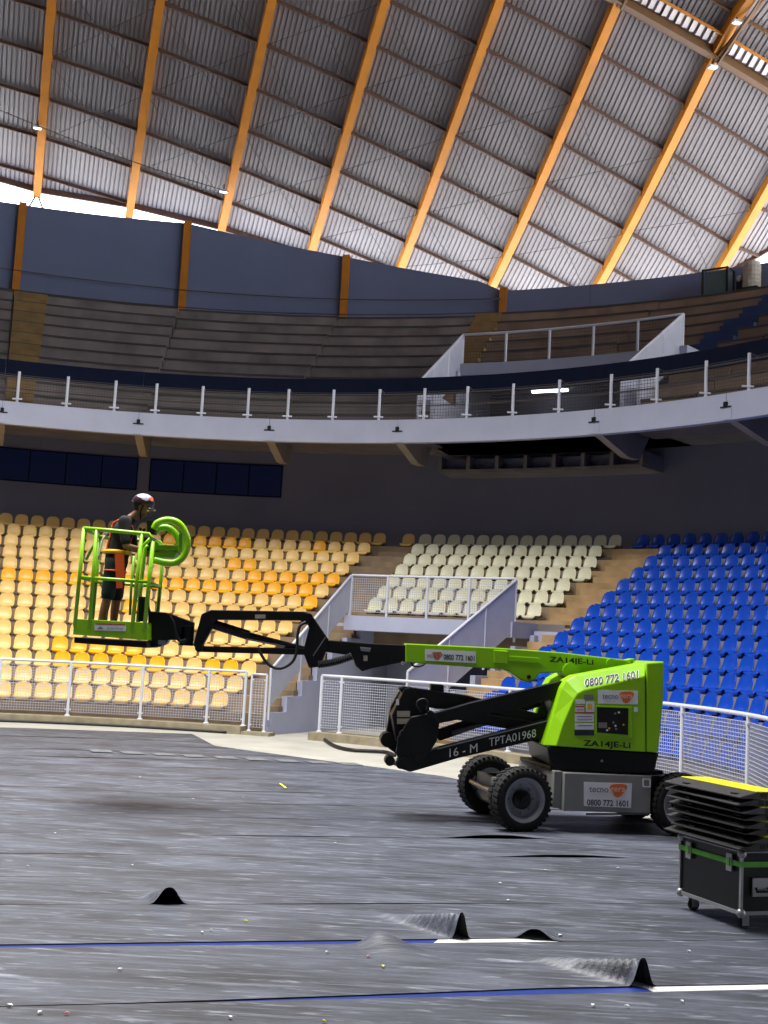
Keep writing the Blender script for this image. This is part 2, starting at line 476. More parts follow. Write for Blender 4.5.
# half steps of the two stairways
for k in range(NR - 1):
    Rf = row_R(k) + .02; z = step_z(k)
    Rm = row_R(k)
    b = MB(); b.arc(Rf - .02, row_R(k) + .25, 16.2 if k > 6 else vomL(Rm) - 3.2, 18.9 if k > 6 else vomL(Rm) - .35, z, z + DZ / 2); b.build('stair_tread', 'step', stand)
    b = MB(); b.arc(Rf - .02, row_R(k) + .25, 37.3 if k > 6 else vomR(Rm) + .5, 40.6, z, z + DZ / 2); b.build('stair_tread', 'step_tan', stand)
# landing behind the kerb
b = MB(); b.arc(10.35, 10.95, A0, 14.6, -.012, .16); b.build('kerb', 'kerb', stand)
b = MB(); b.arc(10.35, 10.95, 23.4, A1, -.012, .16); b.build('kerb', 'kerb', stand)
b = MB(); b.arc(10.38, 10.75, 14.6, 18.2, -.012, .06); b.build('kerb', 'kerb', stand)

# --- entrance tunnel (lilac walls under the platform)
vom = thing('tunnel_entrance', 'lilac entrance tunnel cut into the lower stand under a railed platform', 'entrance', kind='structure')
def wall_quad(bd, R0_, aa, R1_, ab, z0, z1, t=.12, side=1):
    p = Vector(pol(R0_, aa, 0)); q_ = Vector(pol(R1_, ab, 0)); n = (q_ - p).cross(Vector((0, 0, 1))).normalized() * t * side
    bd.hexa([(p.x, p.y, z0), (q_.x, q_.y, z0), (q_.x + n.x, q_.y + n.y, z0), (p.x + n.x, p.y + n.y, z0)],
            [(p.x, p.y, z1), (q_.x, q_.y, z1), (q_.x + n.x, q_.y + n.y, z1), (p.x + n.x, p.y + n.y, z1)])
m = MB()
for k in range(-1, VOM_K + 1):
    Ra = 10.75 if k < 0 else row_R(k) - .42; Rb = row_R(k + 1) - .42
    if Rb <= Ra: continue
    z = .16 if k < 0 else step_z(k) + .05
    wall_quad(m, Ra, vomL(Ra), Rb, vomL(Rb), -.012, min(z, 2.5), .14, -1)
m.build('stepped_side_wall', 'vom', vom)
m = MB()
for k in range(-1, VOM_K + 1):
    Ra = 10.75 if k < 0 else row_R(k) - .42; Rb = row_R(k + 1) - .42
    if Rb <= Ra: continue
    z = .16 if k < 0 else step_z(k) + .05
    wall_quad(m, Ra, vomR(Ra), Rb, vomR(Rb), -.012, min(z, 2.5), .14, 1)
m.build('stepped_side_wall', 'vom', vom)
m = MB(); m.arc(17.0, 17.2, 17.5, 40, -.012, 2.7); m.build('end_wall', 'vom', vom)
m = MB(); m.arc(15.0, 17.0, 17.0, vomL(15) - .05, -.012, 2.6); m.build('inner_wall', 'vom', vom)
m = MB(); m.arc(15.0, 17.0, vomR(15) + .1, 40, -.012, 2.6); m.build('inner_wall', 'vom', vom)
m = MB(); m.arc(16.9, 16.99, 25.2, 29.4, -.012, 2.1); d_ = m.build('door', mat('dark_blue_door', (44, 54, 84), .5), vom)
m = MB(); m.arc(16.86, 16.9, 28.6, 28.9, .95, 1.1); m.build('door_handle', 'chrome', d_)
m = MB(); m.arc(16.8, 17.0, 22.3, 23.8, 1.85, 2.1); m.build('notice_plate', 'black_matt', vom)
m = MB(); m.arc(14.15, 15.5, vomL(14.2) - .3, vomR(14.2) + .3, 2.42, 2.78); m.build('platform_slab', 'vom', vom)
m = MB(); m.arc(15.3, 17.2, 17.5, 40, 2.5, 2.78); m.build('ceiling_slab', 'soffit', vom)
# open barrier boards striped black and white at the foot of the right-hand stairs
m = MB()
for k in range(5):
    P = Vector(pol(11.6 + .16 * k, 38.0 + .25 * k, step_z(0) + .2 + k * .05))
    m.bar(P, P + Vector((.05, -.02, .28)), .07, .02)
m.build('striped_marker', 'white', vom)

# ================================================================== RAILINGS
def wire_panel(PA, PB, z0a, z1a, z0b, z1b, sp=.056, th=.010, thv=.008):
    # square wire mesh between two uprights
    PA = Vector(PA); PB = Vector(PB); L = (PB - PA).length; m = MB()
    n = max(2, int(L / sp)); nv = max(2, int((z1a - z0a) / sp))
    d = (PB - PA).normalized(); nn = d.cross(Vector((0, 0, 1))).normalized()
    for i in range(n + 1):
        t = i / n; p = PA.lerp(PB, t)
        a, b_ = z0a + (z0b - z0a) * t, z1a + (z1b - z1a) * t
        m.bar((p.x, p.y, a), (p.x, p.y, b_), thv, thv, up=d)
    for j in range(nv + 1):
        t = j / nv
        m.bar((PA.x, PA.y, z0a + (z1a - z0a) * t), (PB.x, PB.y, z0b + (z1b - z0b) * t), th, th)
    return m
def curved_rail(name, label, R, angs, zf, ztop, post_r=.035, rail_r=.032, mesh=True, mat_='white', midz=None, closed_ends=True):
    t = thing(name, label, 'railing', pol(R, angs[0], zf))
    off = Vector(pol(R, angs[0], zf))
    def loc(p): return tuple(Vector(p) - off)
    for a in angs:
        MB().tube([loc(pol(R, a, zf)), loc(pol(R, a, ztop))], post_r, 10).build('post', mat_, t, smooth=False)
        m = MB(); m.lathe([(post_r * 1.9, 0), (post_r * 1.9, .012), (post_r * 1.1, .03)], loc(pol(R, a, zf)), (0, 0, 1), 10); m.build('base_plate', mat_, t)
    pts = []
    n = max(2, int((angs[-1] - angs[0]) / 1.5))
    for i in range(n + 1):
        pts.append(loc(pol(R, angs[0] + (angs[-1] - angs[0]) * i / n, ztop)))
    MB().tube(pts, rail_r, 8).build('handrail', mat_, t, smooth=True)
    if mesh:
        for a, b_ in zip(angs, angs[1:]):
            e_ = .25 * (8.3 / max(1, b_ - a)) * 0 + .35
            if b_ - a < 3.2: e_ = .2
            pa = loc(pol(R, a + e_, 0)); pb = loc(pol(R, b_ - e_, 0))
            o = wire_panel((pa[0], pa[1], 0), (pb[0], pb[1], 0), zf + .09 - off.z, ztop - .1 - off.z, zf + .09 - off.z, ztop - .1 - off.z).build('wire_mesh', 'wire', t)
            for zz in (zf + .14, ztop - .12):
                for aa in (a + e_ * .5, b_ - e_ * .5):
                    m = MB(); p = Vector(loc(pol(R, aa, zz))); m.box(p.x - .035, p.x + .035, p.y - .015, p.y + .015, p.z - .015, p.z + .015)
                    m.build('mesh_clip', mat_, t)
    return t
curved_rail('railing', 'long white mesh railing in front of the cream and yellow seats', RAIL_R, [-31.6, -23.3, -15.1, -7.0, 1.6, 9.7, 14.3], .16, 1.34)
curved_rail('railing', 'long white mesh railing behind the boom lift, in front of the blue seats', RAIL_R, [24.0, 26.6, 38.5, 49.5, 62.8, 76.4, 90, 103.6], .16, 1.36)
curved_rail('gate', 'narrow white mesh gate at the foot of the left-hand stairs', RAIL_R, [15.05, 16.95], .06, 1.3, .026, .024)

# balustrade on the platform and sloping stair panels
PR = 14.3
t = thing('platform_railing', 'white mesh railing on the platform over the tunnel entrance', 'railing', pol(PR, 19.5, 2.78))
off = Vector(pol(PR, 19.5, 2.78))
pa_ = [19.5] + [on_cyl(x, 600, PR) for x in (387, 427, 469)] + [37.0]
pa_ = [a if isinstance(a, float) else ang_of(a) for a in pa_]
for a in pa_:
    MB().tube([Vector(pol(PR, a, 2.78)) - off, Vector(pol(PR, a, 3.78)) - off], .032, 10).build('post', 'white', t)
MB().tube([Vector(pol(PR, 19.5 + 17.5 * i / 12, 3.78)) - off for i in range(13)], .03, 8).build('handrail', 'white', t, smooth=True)
for a, b_ in zip(pa_, pa_[1:]):
    p = Vector(pol(PR, a + .2, 0)) - off; q = Vector(pol(PR, b_ - .2, 0)) - off
    wire_panel((p.x, p.y, 0), (q.x, q.y, 0), .1, .92, .1, .92).build('wire_mesh', 'wire', t)
def stair_panel(label, Ra, aa, za, Rb, ab, zb, hgt_, mtl):
    # sloping rail from the low end (a) to the high end (b) with a sheet below it
    base = Vector(pol(Ra, aa, 0)); t = thing('stair_railing', label, 'railing', tuple(base))
    A = Vector(pol(Ra, aa, za)) - base; B = Vector(pol(Rb, ab, zb)) - base
    MB().tube([A, B], .035, 8).build('handrail', 'white', t, smooth=True)
    n_ = (B - A).cross(Vector((0, 0, 1))).normalized() * .012
    for i, f_ in enumerate((0, .36, .70, 1)):
        p = A.lerp(B, f_); MB().tube([(p.x, p.y, max(.16, p.z - hgt_ - .28 * (1 if i else 1.0))), p], .03, 8).build('post', 'white', t)
    for f0, f1 in ((.0, .355), (.365, .695), (.705, 1.)):
        p = A.lerp(B, f0); q = A.lerp(B, f1)
        lo = [(p.x, p.y, p.z - hgt_), (q.x, q.y, q.z - hgt_), (q.x, q.y, q.z - .05), (p.x, p.y, p.z - .05)]
        m = MB(); m.prism([tuple(Vector(v) - n_) for v in lo], [tuple(Vector(v) + n_) for v in lo]); m.build('sheet_panel', mtl, t)
    return t
stair_panel('white sheet stair railing on the left side of the tunnel entrance', 10.75, 17.2, 1.42, PR, 19.4, 3.76, .82, 'panel')
stair_panel('white sheet stair railing on the right side of the tunnel entrance', 10.9, 34.4, 1.55, PR, 37.1, 3.74, 1.15, 'panel')

# ================================================================== SEATS
def seat_mesh():
    prof = [(.335, .035, .15), (.35, .075, .175), (.325, .098, .185), (.23, .085, .19), (.12, .08, .19), (.055, .10, .19), (.015, .17, .19), (-.012, .25, .186), (-.027, .32, .175), (-.037, .37, .148), (-.041, .40, .11), (-.043, .418, .06)]
    ws = [-1, -.86, -.5, 0, .5, .86, 1]
    front = []; back = []
    for i, (y, z, w) in enumerate(prof):
        for t in ws:
            lift = (.028 if 2 < i < 9 else .012) * (abs(t) ** 3)
            # pan side lips go up, back side lips come forward
            if i < 6: front.append((t * w, -y, z + lift))
            else: front.append((t * w, -y - lift, z))
    nP, nW = len(prof), len(ws)
    m = MB(); vs = list(front); fs = []
    for (x, y, z) in front: back.append((x * .985, y + .012, z - .014))
    off = len(front)
    for i in range(nP - 1):
        for j in range(nW - 1):
            a = i * nW + j
            fs.append((a, a + 1, a + nW + 1, a + nW)); fs.append((off + a, off + a + nW, off + a + nW + 1, off + a + 1))
    for i in range(nP - 1):
        for j in (0, nW - 1):
            a = i * nW + j; fs.append((a, a + nW, off + a + nW, off + a))
    for j in range(nW - 1):
        for i in (0, nP - 1):
            a = i * nW + j; fs.append((a, a + 1, off + a + 1, off + a))
    m.add(vs + back, fs)
    # moulded foot under the pan
    m.hexa([(-.07, -.28, -.0), (.07, -.28, -.0), (.07, -.08, -.0), (-.07, -.08, -.0)], [(-.1, -.30, .07), (.1, -.30, .07), (.1, -.06, .066), (-.1, -.06, .066)])
    return m
SM = {c: seat_mesh().mesh(c + '_seat', c + '_seat', True) for c in ('cream', 'yellow', 'white', 'blue')}
SS = .448
yellow_spots = [(12, 160, 175), (12, 190, 248), (12, 310, 322), (10, 226, 252), (9, 246, 338), (8, -30, 309), (7, 304, 318), (6, 118, 132), (3, 60, 140), (2, 60, 174), (2, 198, 234)]
yel_end = {13: 15.7, 12: 14.9, 11: 14.5, 10: 14.2, 9: 14.0, 8: 13.65, 7: 13.3, 6: 13.0, 5: 12.4, 4: 12.0, 3: 11.6, 2: 11.3, 1: 10.8, 0: 10.2}
def put_seat(col, k, a, label, group):
    o = bpy.data.objects.new(col + '_seat', SM[col]); sc.collection.objects.link(o)
    P = pol(row_R(k), a, step_z(k) + .012)
    o.location = P; o.rotation_euler = (random.uniform(-.02, .02), 0, -math.radians(a) + random.uniform(-.03, .03))
    return tag(o, label, 'seat', group)
def px_of(k, a): return to_px(pol(row_R(k), a, row_z(k) - .2))
for k in range(NR):
    da = math.degrees(SS / row_R(k))
    n = 0; a = yel_end[k]
    while True:
        x, y = px_of(k, a)
        if x < -12 or n > 32: break
        n += 1
        col = 'yellow' if any(kk == k and x0 <= x <= x1 for kk, x0, x1 in yellow_spots) else 'cream'
        put_seat(col, k, a, f'{"bright yellow" if col == "yellow" else "pale cream"} seat, {ORD[k + 1]} row from the bottom, {ORD[n]} seat left of the stairs', f'{col} stadium seats left of the tunnel entrance')
        a -= da
    # white block above the platform
    if k > VOM_K:
        a = 19.7; n = 0
        while a < 36.7:
            n += 1
            put_seat('white', k, a, f'ivory white seat above the platform, {ORD[k - VOM_K]} row up, {ORD[n]} seat from the left', 'white stadium seats above the platform')
            a += da * .985
        if k == 13:
            put_seat('cream', k, 18.25, 'lone brownish cream seat at the top of the left-hand stairs', 'cream stadium seats left of the tunnel entrance')
    a = 41.35 if k < 13 else 38.5; n = 0
    while True:
        x, y = px_of(k, a)
        if x > 780 or n > 60 or a > 100: break
        n += 1
        put_seat('blue', k, a, f'royal blue seat, {ORD[k + 1]} row from the bottom, {ORD[n]} seat right of the stairs' if n < len(ORD) else 'royal blue seat', 'blue stadium seats right of the tunnel entrance')
        a += da
# the same rows going on beyond the frame
def seat_rows(name, col, spots, label):
    base_m = seat_mesh(); V = np.array(base_m.v); m = MB()
    for k, a in spots:
        c_, s_ = math.cos(-math.radians(a)), math.sin(-math.radians(a)); P = pol(row_R(k), a, step_z(k) + .012)
        W_ = np.stack([V[:, 0] * c_ - V[:, 1] * s_ + P[0], V[:, 0] * s_ + V[:, 1] * c_ + P[1], V[:, 2] + P[2]], 1)
        n0 = len(m.v); m.v += [tuple(w) for w in W_]; m.f += [tuple(i_ + n0 for i_ in f_) for f_ in base_m.f]
    return m.build(name, col + '_seat', None, smooth=True, label=label, cat='seats', kind='stuff')
lo_sp, hi_sp = [], []
for k in range(NR):
    da = math.degrees(SS / row_R(k))
    a = yel_end[k]
    while px_of(k, a)[0] >= -12: a -= da
    lo_sp += [(k, a - da * q_) for q_ in range(9)]
    a = 41.35 if k < 13 else 38.5
    while px_of(k, a)[0] <= 780 and a <= 100: a += da
    while a < 104: hi_sp.append((k, a)); a += da
seat_rows('cream_seat_rows', 'cream', lo_sp, 'rows of cream seats going on past the left edge of the picture')
seat_rows('blue_seat_rows', 'blue', hi_sp, 'rows of blue seats going on past the right edge of the picture')
# steel beams that carry the seats
for k in range(NR):
    R = row_R(k) - .2; z = step_z(k) + .008
    for a0_, a1_, ok in ((-20, yel_end[k] + .9, True), (19.1, 37.0, k > VOM_K), (40.7 if k < 13 else 37.9, 95, True)):
        if ok:
            b = MB(); b.arc(R - .02, R + .02, a0_, a1_, z + .02, z + .055); b.build('seat_beam', 'rod', stand)

# ================================================================== LOWER BACK WALL AND WINDOWS
WR = 20.75
m = MB(); m.arc(WR, WR + .3, A0, A1, 4.2, 8.0)
wall = m.build('wall_back', 'wall_low', None, label='dark grey curved wall behind the top row of seats', cat='wall', kind='structure')
for i, (a0_, a1_) in enumerate(((-17.9, -6.05), (-4.95, 6.3), (-30.2, -18.8))):
    t = thing(f'window_{i + 1}', ['long dark blue window strip under the balcony, left of the pillar', 'dark blue window strip under the balcony, above the lift basket', 'dark blue window strip at the far left under the balcony'][i], 'window', pol(WR, a0_, 6.5), kind='structure')
    off = Vector(t.location)
    def arc_local(R0_, R1_, a, b_, z0, z1, name, mm, par=None):
        mbx = MB(); mbx.arc(R0_, R1_, a, b_, z0, z1); mbx.v = [tuple(Vector(v) - off) for v in mbx.v]
        return mbx.build(name, mm, par or t)
    arc_local(WR - .03, WR + .02, a0_, a1_, 6.47, 7.42, 'pane', 'window')
    for z in (6.45, 7.42): arc_local(WR - .06, WR, a0_ - .05, a1_ + .05, z, z + .035, 'window_frame', 'navy')
    for a in np.linspace(a0_, a1_, 5): arc_local(WR - .045, WR, a - .05, a + .05, 6.47, 7.42, 'mullion', 'navy')

# ================================================================== BALCONY
BR = 16.5; BF = 8.10; BB = 7.50
balc = thing('balcony', 'curved white balcony front running round the arena above the seats', 'balcony', kind='structure')
bay = [a for a in np.arange(-30 - .0, 112, 12.6)]
joints = [-42.6 + 12.6 * i for i in range(14)]
joints = [-30.1, -17.5, -4.9, 7.7, 20.3, 39.6, 52.2, 64.8, 77.4, 90, 102.6]
for a0_, a1_ in zip([A0] + joints, joints + [A1]):
    b = MB(); b.arc(BR, BR + .22, a0_ + .02, a1_ - .02, BB, BF + .02); b.build('fascia_panel', 'fascia', balc)
b = MB(); b.arc(BR + .22, 18.3, A0, A1, BF - .22, BF); b.build('walkway_slab', 'soffit', balc)
b = MB(); b.arc(BR + .22, WR, A0, A1, BF - .24, BF - .23); b.build('soffit', 'soffit', balc)
for a in joints:
    # tapering cantilever bracket under the slab
    prof = [(BR + .12, BB + .04), (BR + .12, BB + .4), (19.2, BB + .38), (18.7, BB - .30), (18.1, BB - .33)]
    w = .5
    A_ = [pol(R, a - w * 18 / R * .7, z) for R, z in prof]; B_ = [pol(R, a + w * 18 / R * .7, z) for R, z in prof]
    MB().prism(A_, B_).build('bracket', 'bracket', balc)
    b = MB(); b.arc(BR - .012, BR, a - .55, a + .55, BB + .02, BB + .34); b.build('joint_plate', 'fascia', balc)
    b = MB(); b.arc(BR - .05, BR, a - .16, a + .16, BB + .30, BB + .42); b.arc(BR - .03, BR, a - .5, a + .5, BB + .29, BB + .32); b.build('drain_spout', 'black_matt', balc)
# recessed niches under the balcony near the entrance
nz = thing('vent_box', 'long dark box with square niches under the balcony', 'vent', pol(19.2, 21.0, 7.2))
off = Vector(nz.location)
def nb_(R0_, R1_, a, b_, z0, z1, name, mm):
    mbx = MB(); mbx.arc(R0_, R1_, a, b_, z0, z1); mbx.v = [tuple(Vector(v) - off) for v in mbx.v]; return mbx.build(name, mm, nz)
nb_(19.5, WR, 21.0, 38.9, 7.16, 7.24, 'bottom_board', 'soffit'); nb_(19.9, WR, 21.0, 38.9, 7.24, 7.6, 'back_board', 'wall_low')
for i in range(8): nb_(19.45, 19.9, 21.0 + 17.7 * i / 7, 21.3 + 17.7 * i / 7, 7.24, 7.6, 'divider', 'soffit')

# balcony railing with navy board on top
bpost = [ang_of(on_cyl(x, y, BR + .1)) for x, y in [(18, 390), (67, 395), (115, 397), (156, 400), (202, 405), (248, 407), (288, 408), (333, 410), (379, 412), (424, 410), (467, 408), (513, 403), (559, 400), (611, 395), (657, 388), (706, 382), (749, 375)]]
bpost = [bpost[0] - 4.4 * i for i in (4, 3, 2, 1)] + bpost + [bpost[-1] + 4.5 * i for i in range(1, 10)]
RB = BR + .1
t = thing('balcony_railing', 'white balcony railing with dark mesh under a continuous navy board', 'railing', pol(RB, bpost[0], BF))
off = Vector(t.location)
for a in bpost:
    MB().tube([Vector(pol(RB, a, BF)) - off, Vector(pol(RB, a, BF + .88)) - off], .04, 8).build('post', 'white', t)
    m = MB(); p = Vector(pol(RB - .03, a, BF + .12)) - off; m.box(p.x - .13, p.x + .13, p.y - .02, p.y + .02, p.z - .02, p.z + .02); m.build('post_clip', 'white', t)
for z in (.74, .42):
    MB().tube([Vector(pol(RB + .03, a, BF + z)) - off for a in np.linspace(bpost[0], bpost[-1], 70)], .018, 6).build('middle_rail', 'rod', t, smooth=True)
for a, b_ in zip(bpost, bpost[1:]):
    p = Vector(pol(RB + .04, a + .2, 0)) - off; q = Vector(pol(RB + .04, b_ - .2, 0)) - off
    wire_panel((p.x, p.y, 0), (q.x, q.y, 0), .06, .8, .06, .8, .075, .008, .006).build('wire_mesh', 'rod', t)
for a, b_ in zip(joints, joints[1:]):
    mbx = MB(); mbx.arc(17.0, 17.06, a, b_ - .03, 8.90, 9.37); mbx.v = [tuple(Vector(v) - off) for v in mbx.v]; mbx.build('navy_board', 'navy', t)
for a in bpost[::2]:
    MB().tube([Vector(pol(RB, a, BF + .88)) - off, Vector(pol(17.02, a, 8.95)) - off], .02, 6).build('board_arm', 'rod', t)

# ================================================================== UPPER STAND
ups = thing('upper_stand', 'bare concrete terraces of the upper stand', 'stand', kind='structure')
UN = 10; UR0 = 18.25; UDR = .815; UZ0 = BF; UDZ = .543
ub = [-36, -30.1, -17.4, -4.8, 7.85, 20.4, 33.0, 45.6, 58.2, 70.8, 83.4, 96, 108]
UVL, UVR = 21.6, 40.4          # upper entrance
UVR0 = 20.6                    # radius of its railing
def chord_piece(Ra, Rb, a0_, a1_, z0, z1, mm, name='terrace_step', par=ups):
    b = MB(); b.arc(Ra, Rb, a0_, a1_, z0, z1, n=3); return b.build(name, mm, par)
rnd = random.Random(3)
for k in range(UN):
    Ra = UR0 + UDR * k; Rb = Ra + UDR + .05
    for s0, s1 in (((A0, UVL), (UVR, A1)) if k <= 3 else ((A0, A1),)):
        b = MB(); b.arc(Ra + .05, Rb + .05, s0, s1, max(UZ0 + UDZ * k - .3, 10.3 if k > 3 else 0), UZ0 + UDZ * (k + 1) - .1); b.build('terrace_base', 'soffit', ups)
    for i, (a0_, a1_) in enumerate(zip(ub, ub[1:])):
        dz = [.0, .02, .03, -.02, -.05, .02, 0, .02, 0, 0, 0, 0][i]
        segs = [(a0_ + .05, a1_ - .05)]
        if k <= 3:
            segs = []
            if a0_ < UVL: segs.append((a0_ + .05, min(a1_ - .05, UVL)))
            if a1_ > UVR: segs.append((max(a0_ + .05, UVR), a1_ - .05))
            segs = [s_ for s_ in segs if s_[1] - s_[0] > .3]
        for s0, s1 in segs:
            mm = 'upper_step' if s0 < 8 else 'upper_tan'
            z1 = UZ0 + UDZ * (k + 1) + dz
            chord_piece(Ra, Rb, s0, s1, max(z1 - UDZ - .12, 10.3 if k > 3 else 0), z1, mm)
            b = MB(); b.arc(Ra - .035, Ra + .1, s0, s1, z1 - .02, z1 + .035); b.build('nosing_shadow', 'rod', ups)  # dark edge strip paints the shadow line at each step
# painted stairways: ochre left, ochre centre, blue right
for a0_, a1_, mm, da in ((-17.35, -14.9, 'ochre', 0), (20.6, 22.7, 'ochre', -.2), (37.4, 40.0, 'blue_step', .5)):
    for k in range(UN):
        if a0_ > 0 and k < 4: continue
        Ra = UR0 + UDR * k; z1 = UZ0 + UDZ * (k + 1)
        b = MB(); b.arc(Ra - .3, Ra + .02, a0_ + da * k, a1_ + da * k, z1 - UDZ + .02, z1 - UDZ / 2 + .06); b.build('stair_tread', mm, ups)
        b = MB(); b.arc(Ra - .02, Ra + UDR - .3, a0_ + da * k, a1_ + da * k, z1, z1 + .05); b.build('stair_tread', mm, ups)
        b = MB(); b.arc(Ra - .05, Ra - .02, a0_ + da * k, a1_ + da * k, z1 - UDZ, z1 + .04); b.build('stair_riser', mm, ups)
# guard wires along the back of the terraces
for z, R in ((.25, 26.2),):
    o = MB().tube([pol(R, a, UZ0 + UDZ * UN + z) for a in np.linspace(-30, 20, 40)], .02, 5).build('cable', 'rod', None, smooth=True, label='thin dark cable running along the foot of the upper wall', cat='cable')

# upper entrance with railing and lit tube
t = thing('upper_entrance', 'recessed upper entrance behind the balcony railing', 'entrance', kind='structure')
m = MB(); m.arc(23.6, 23.8, UVL - 1, UVR + 1, BF, 10.4); m.build('end_wall', 'wall_low', t)
m = MB(); m.arc(UVR0 - .15, 23.8, UVL - .6, UVR + .6, 10.22, 10.58); m.build('platform_slab', 'fascia', t)
m = MB(); m.arc(18.3, 23.8, UVL - .9, UVR + .9, BF - .24, BF); m.build('passage_floor', 'soffit', t)
for a in (UVL - .25, UVR - .05):
    m = MB(); m.arc(18.2, 23.6, a, a + .3, BF, 10.3 if False else 9.2); m.arc(20.2, 23.6, a, a + .3, 9.2, 10.3); m.build('side_wall', 'panel', t)
t = thing('upper_railing', 'white railing round the upper entrance', 'railing', pol(UVR0, UVL, 10.58)); off = Vector(t.location)
pz = 11.5
for a in np.linspace(UVL, UVR, 6):
    MB().tube([Vector(pol(UVR0, a, 10.58)) - off, Vector(pol(UVR0, a, pz)) - off], .04, 8).build('post', 'white', t)
MB().tube([Vector(pol(UVR0, a, pz)) - off for a in np.linspace(UVL, UVR, 14)], .04, 8).build('handrail', 'white', t, smooth=True)
an_ = np.linspace(UVL, UVR, 6)
for a, b_ in zip(an_, an_[1:]):
    p = Vector(pol(UVR0, a + .2, 0)) - off; q = Vector(pol(UVR0, b_ - .2, 0)) - off
    wire_panel((p.x, p.y, 0), (q.x, q.y, 0), .1, .85, .1, .85, .09, .008, .006).build('wire_mesh', 'rod', t)
for nm, a in (('left', UVL), ('right', UVR)):
    A = Vector(pol(18.0, a + (-1.3 if nm == 'left' else -1.2), BF + 1.35)); B = Vector(pol(UVR0, a, pz))
    base = Vector(pol(18.0, a - 1.2, BF)); tt = thing('stair_railing', f'white sheet stair railing on the {nm} side of the upper entrance', 'railing', tuple(base))
    MB().tube([A - base, B - base], .04, 8).build('handrail', 'white', tt)
    n_ = (B - A).cross(Vector((0, 0, 1))).normalized() * .015
    for f0, f1 in ((0, .33), (.34, .66), (.67, 1)):
        p = A.lerp(B, f0) - base; q = A.lerp(B, f1) - base
        lo = [(p.x, p.y, p.z - 1.25), (q.x, q.y, q.z - 1.25), (q.x, q.y, q.z - .05), (p.x, p.y, p.z - .05)]
        m = MB(); m.prism([tuple(Vector(v) - n_) for v in lo], [tuple(Vector(v) + n_) for v in lo]); m.build('sheet_panel', 'panel', tt)
    for f0 in (.335, .665, 1.):
        p = A.lerp(B, f0) - base; MB().tube([(p.x, p.y, p.z - 1.3), p], .03, 6).build('post', 'white', tt)
def tube_lamp(label, P, ang, L, m_='tube_lamp'):
    t = thing('tube_lamp', label, 'lamp', P, ang)
    MB().box(-L / 2 - .04, L / 2 + .04, -.05, .05, .04, .1).build('housing', 'white', t)
    MB().tube([(-L / 2, 0, 0), (L / 2, 0, 0)], .045, 8).build('tube', m_, t, smooth=True)
P = on_cyl(550, 391, 22.6); tube_lamp('lit fluorescent tube in the upper entrance', P, math.radians(-ang_of(P)), 1.15)
P = on_cyl(650, 386, 20.0); tube_lamp('short lit lamp right of the upper entrance tube', P, math.radians(-ang_of(P)), .2)

# ================================================================== UPPER WALL, COLUMNS
UW = 26.6
wall_u = thing('wall_upper', 'tall lilac grey wall behind the upper terraces', 'wall', kind='structure')
def wtop(a):
    pts = [(-36, 16.9), (-17.5, 17.0), (-4.8, 17.03), (7.8, 16.03), (19.6, 14.95), (20.4, 14.62)]
    for (x0, y0), (x1, y1) in zip(pts, pts[1:]):
        if x0 <= a <= x1: return y0 + (y1 - y0) * (a - x0) / (x1 - x0)
    return 14.66
def wall_panel(a0_, a1_, n=6):
    m = MB(); vs = []; fs = []
    for i in range(n + 1):
        a = a0_ + (a1_ - a0_) * i / n; zt = wtop(a)
        vs += [pol(UW, a, 12.6), pol(UW + .2, a, 12.6), pol(UW + .2, a, zt), pol(UW, a, zt)]
    fs = [(0, 1, 2, 3), (4 * n + 3, 4 * n + 2, 4 * n + 1, 4 * n)]
    for i in range(n):
        for k in range(4):
            k2 = (k + 1) % 4; fs.append((4 * i + k, 4 * i + 4 + k, 4 * i + 4 + k2, 4 * i + k2))
    m.add(vs, fs); return m.build('wall_panel', 'wall', wall_u)
cols = [-30.0, -17.3, -4.75, 7.9, 20.4]
edges = [-36, -30, -17.3, -4.75, 7.9, 20.4, 27.0, 40.6, 53, 65, 77, 89, 101, 112]
for a0_, a1_ in zip(edges, edges[1:]): wall_panel(a0_ + .02, a1_ - .02)
lab = ['yellow steel column at the far left end of the upper wall', 'leftmost yellow column in view on the upper wall', 'second yellow column from the left on the upper wall', 'third yellow column from the left on the upper wall', 'short yellow column where the upper wall steps down']
for a, l_ in zip(cols, lab):
    zt = wtop(a - .01) + (.12 if a > 20 else .05)
    c = thing('column', l_, 'column', pol(UW - .12, a, 13.5), -math.radians(a), group='yellow columns on the upper wall', kind='structure')
    H = zt - 13.5
    MB().box(-.13, .13, -.03, .0, 0, H).build('front_flange', 'yellow', c)
    MB().box(-.13, .13, .19, .22, 0, H).build('rear_flange', 'yellow', c)
    MB().box(-.02, .02, 0, .19, 0, H).build('web', 'yellow', c)
    MB().box(-.2, .2, -.08, .27, 0, .03).build('base_plate', 'yellow', c)
o = MB().tube([pol(UW - .19, a, 14.55 - .006 * abs(a + 17)) for a in np.linspace(-30, 20.3, 40)], .018, 5).build('cable', 'rod', None, smooth=True, label='thin dark cable strung across the middle of the upper wall', cat='cable')
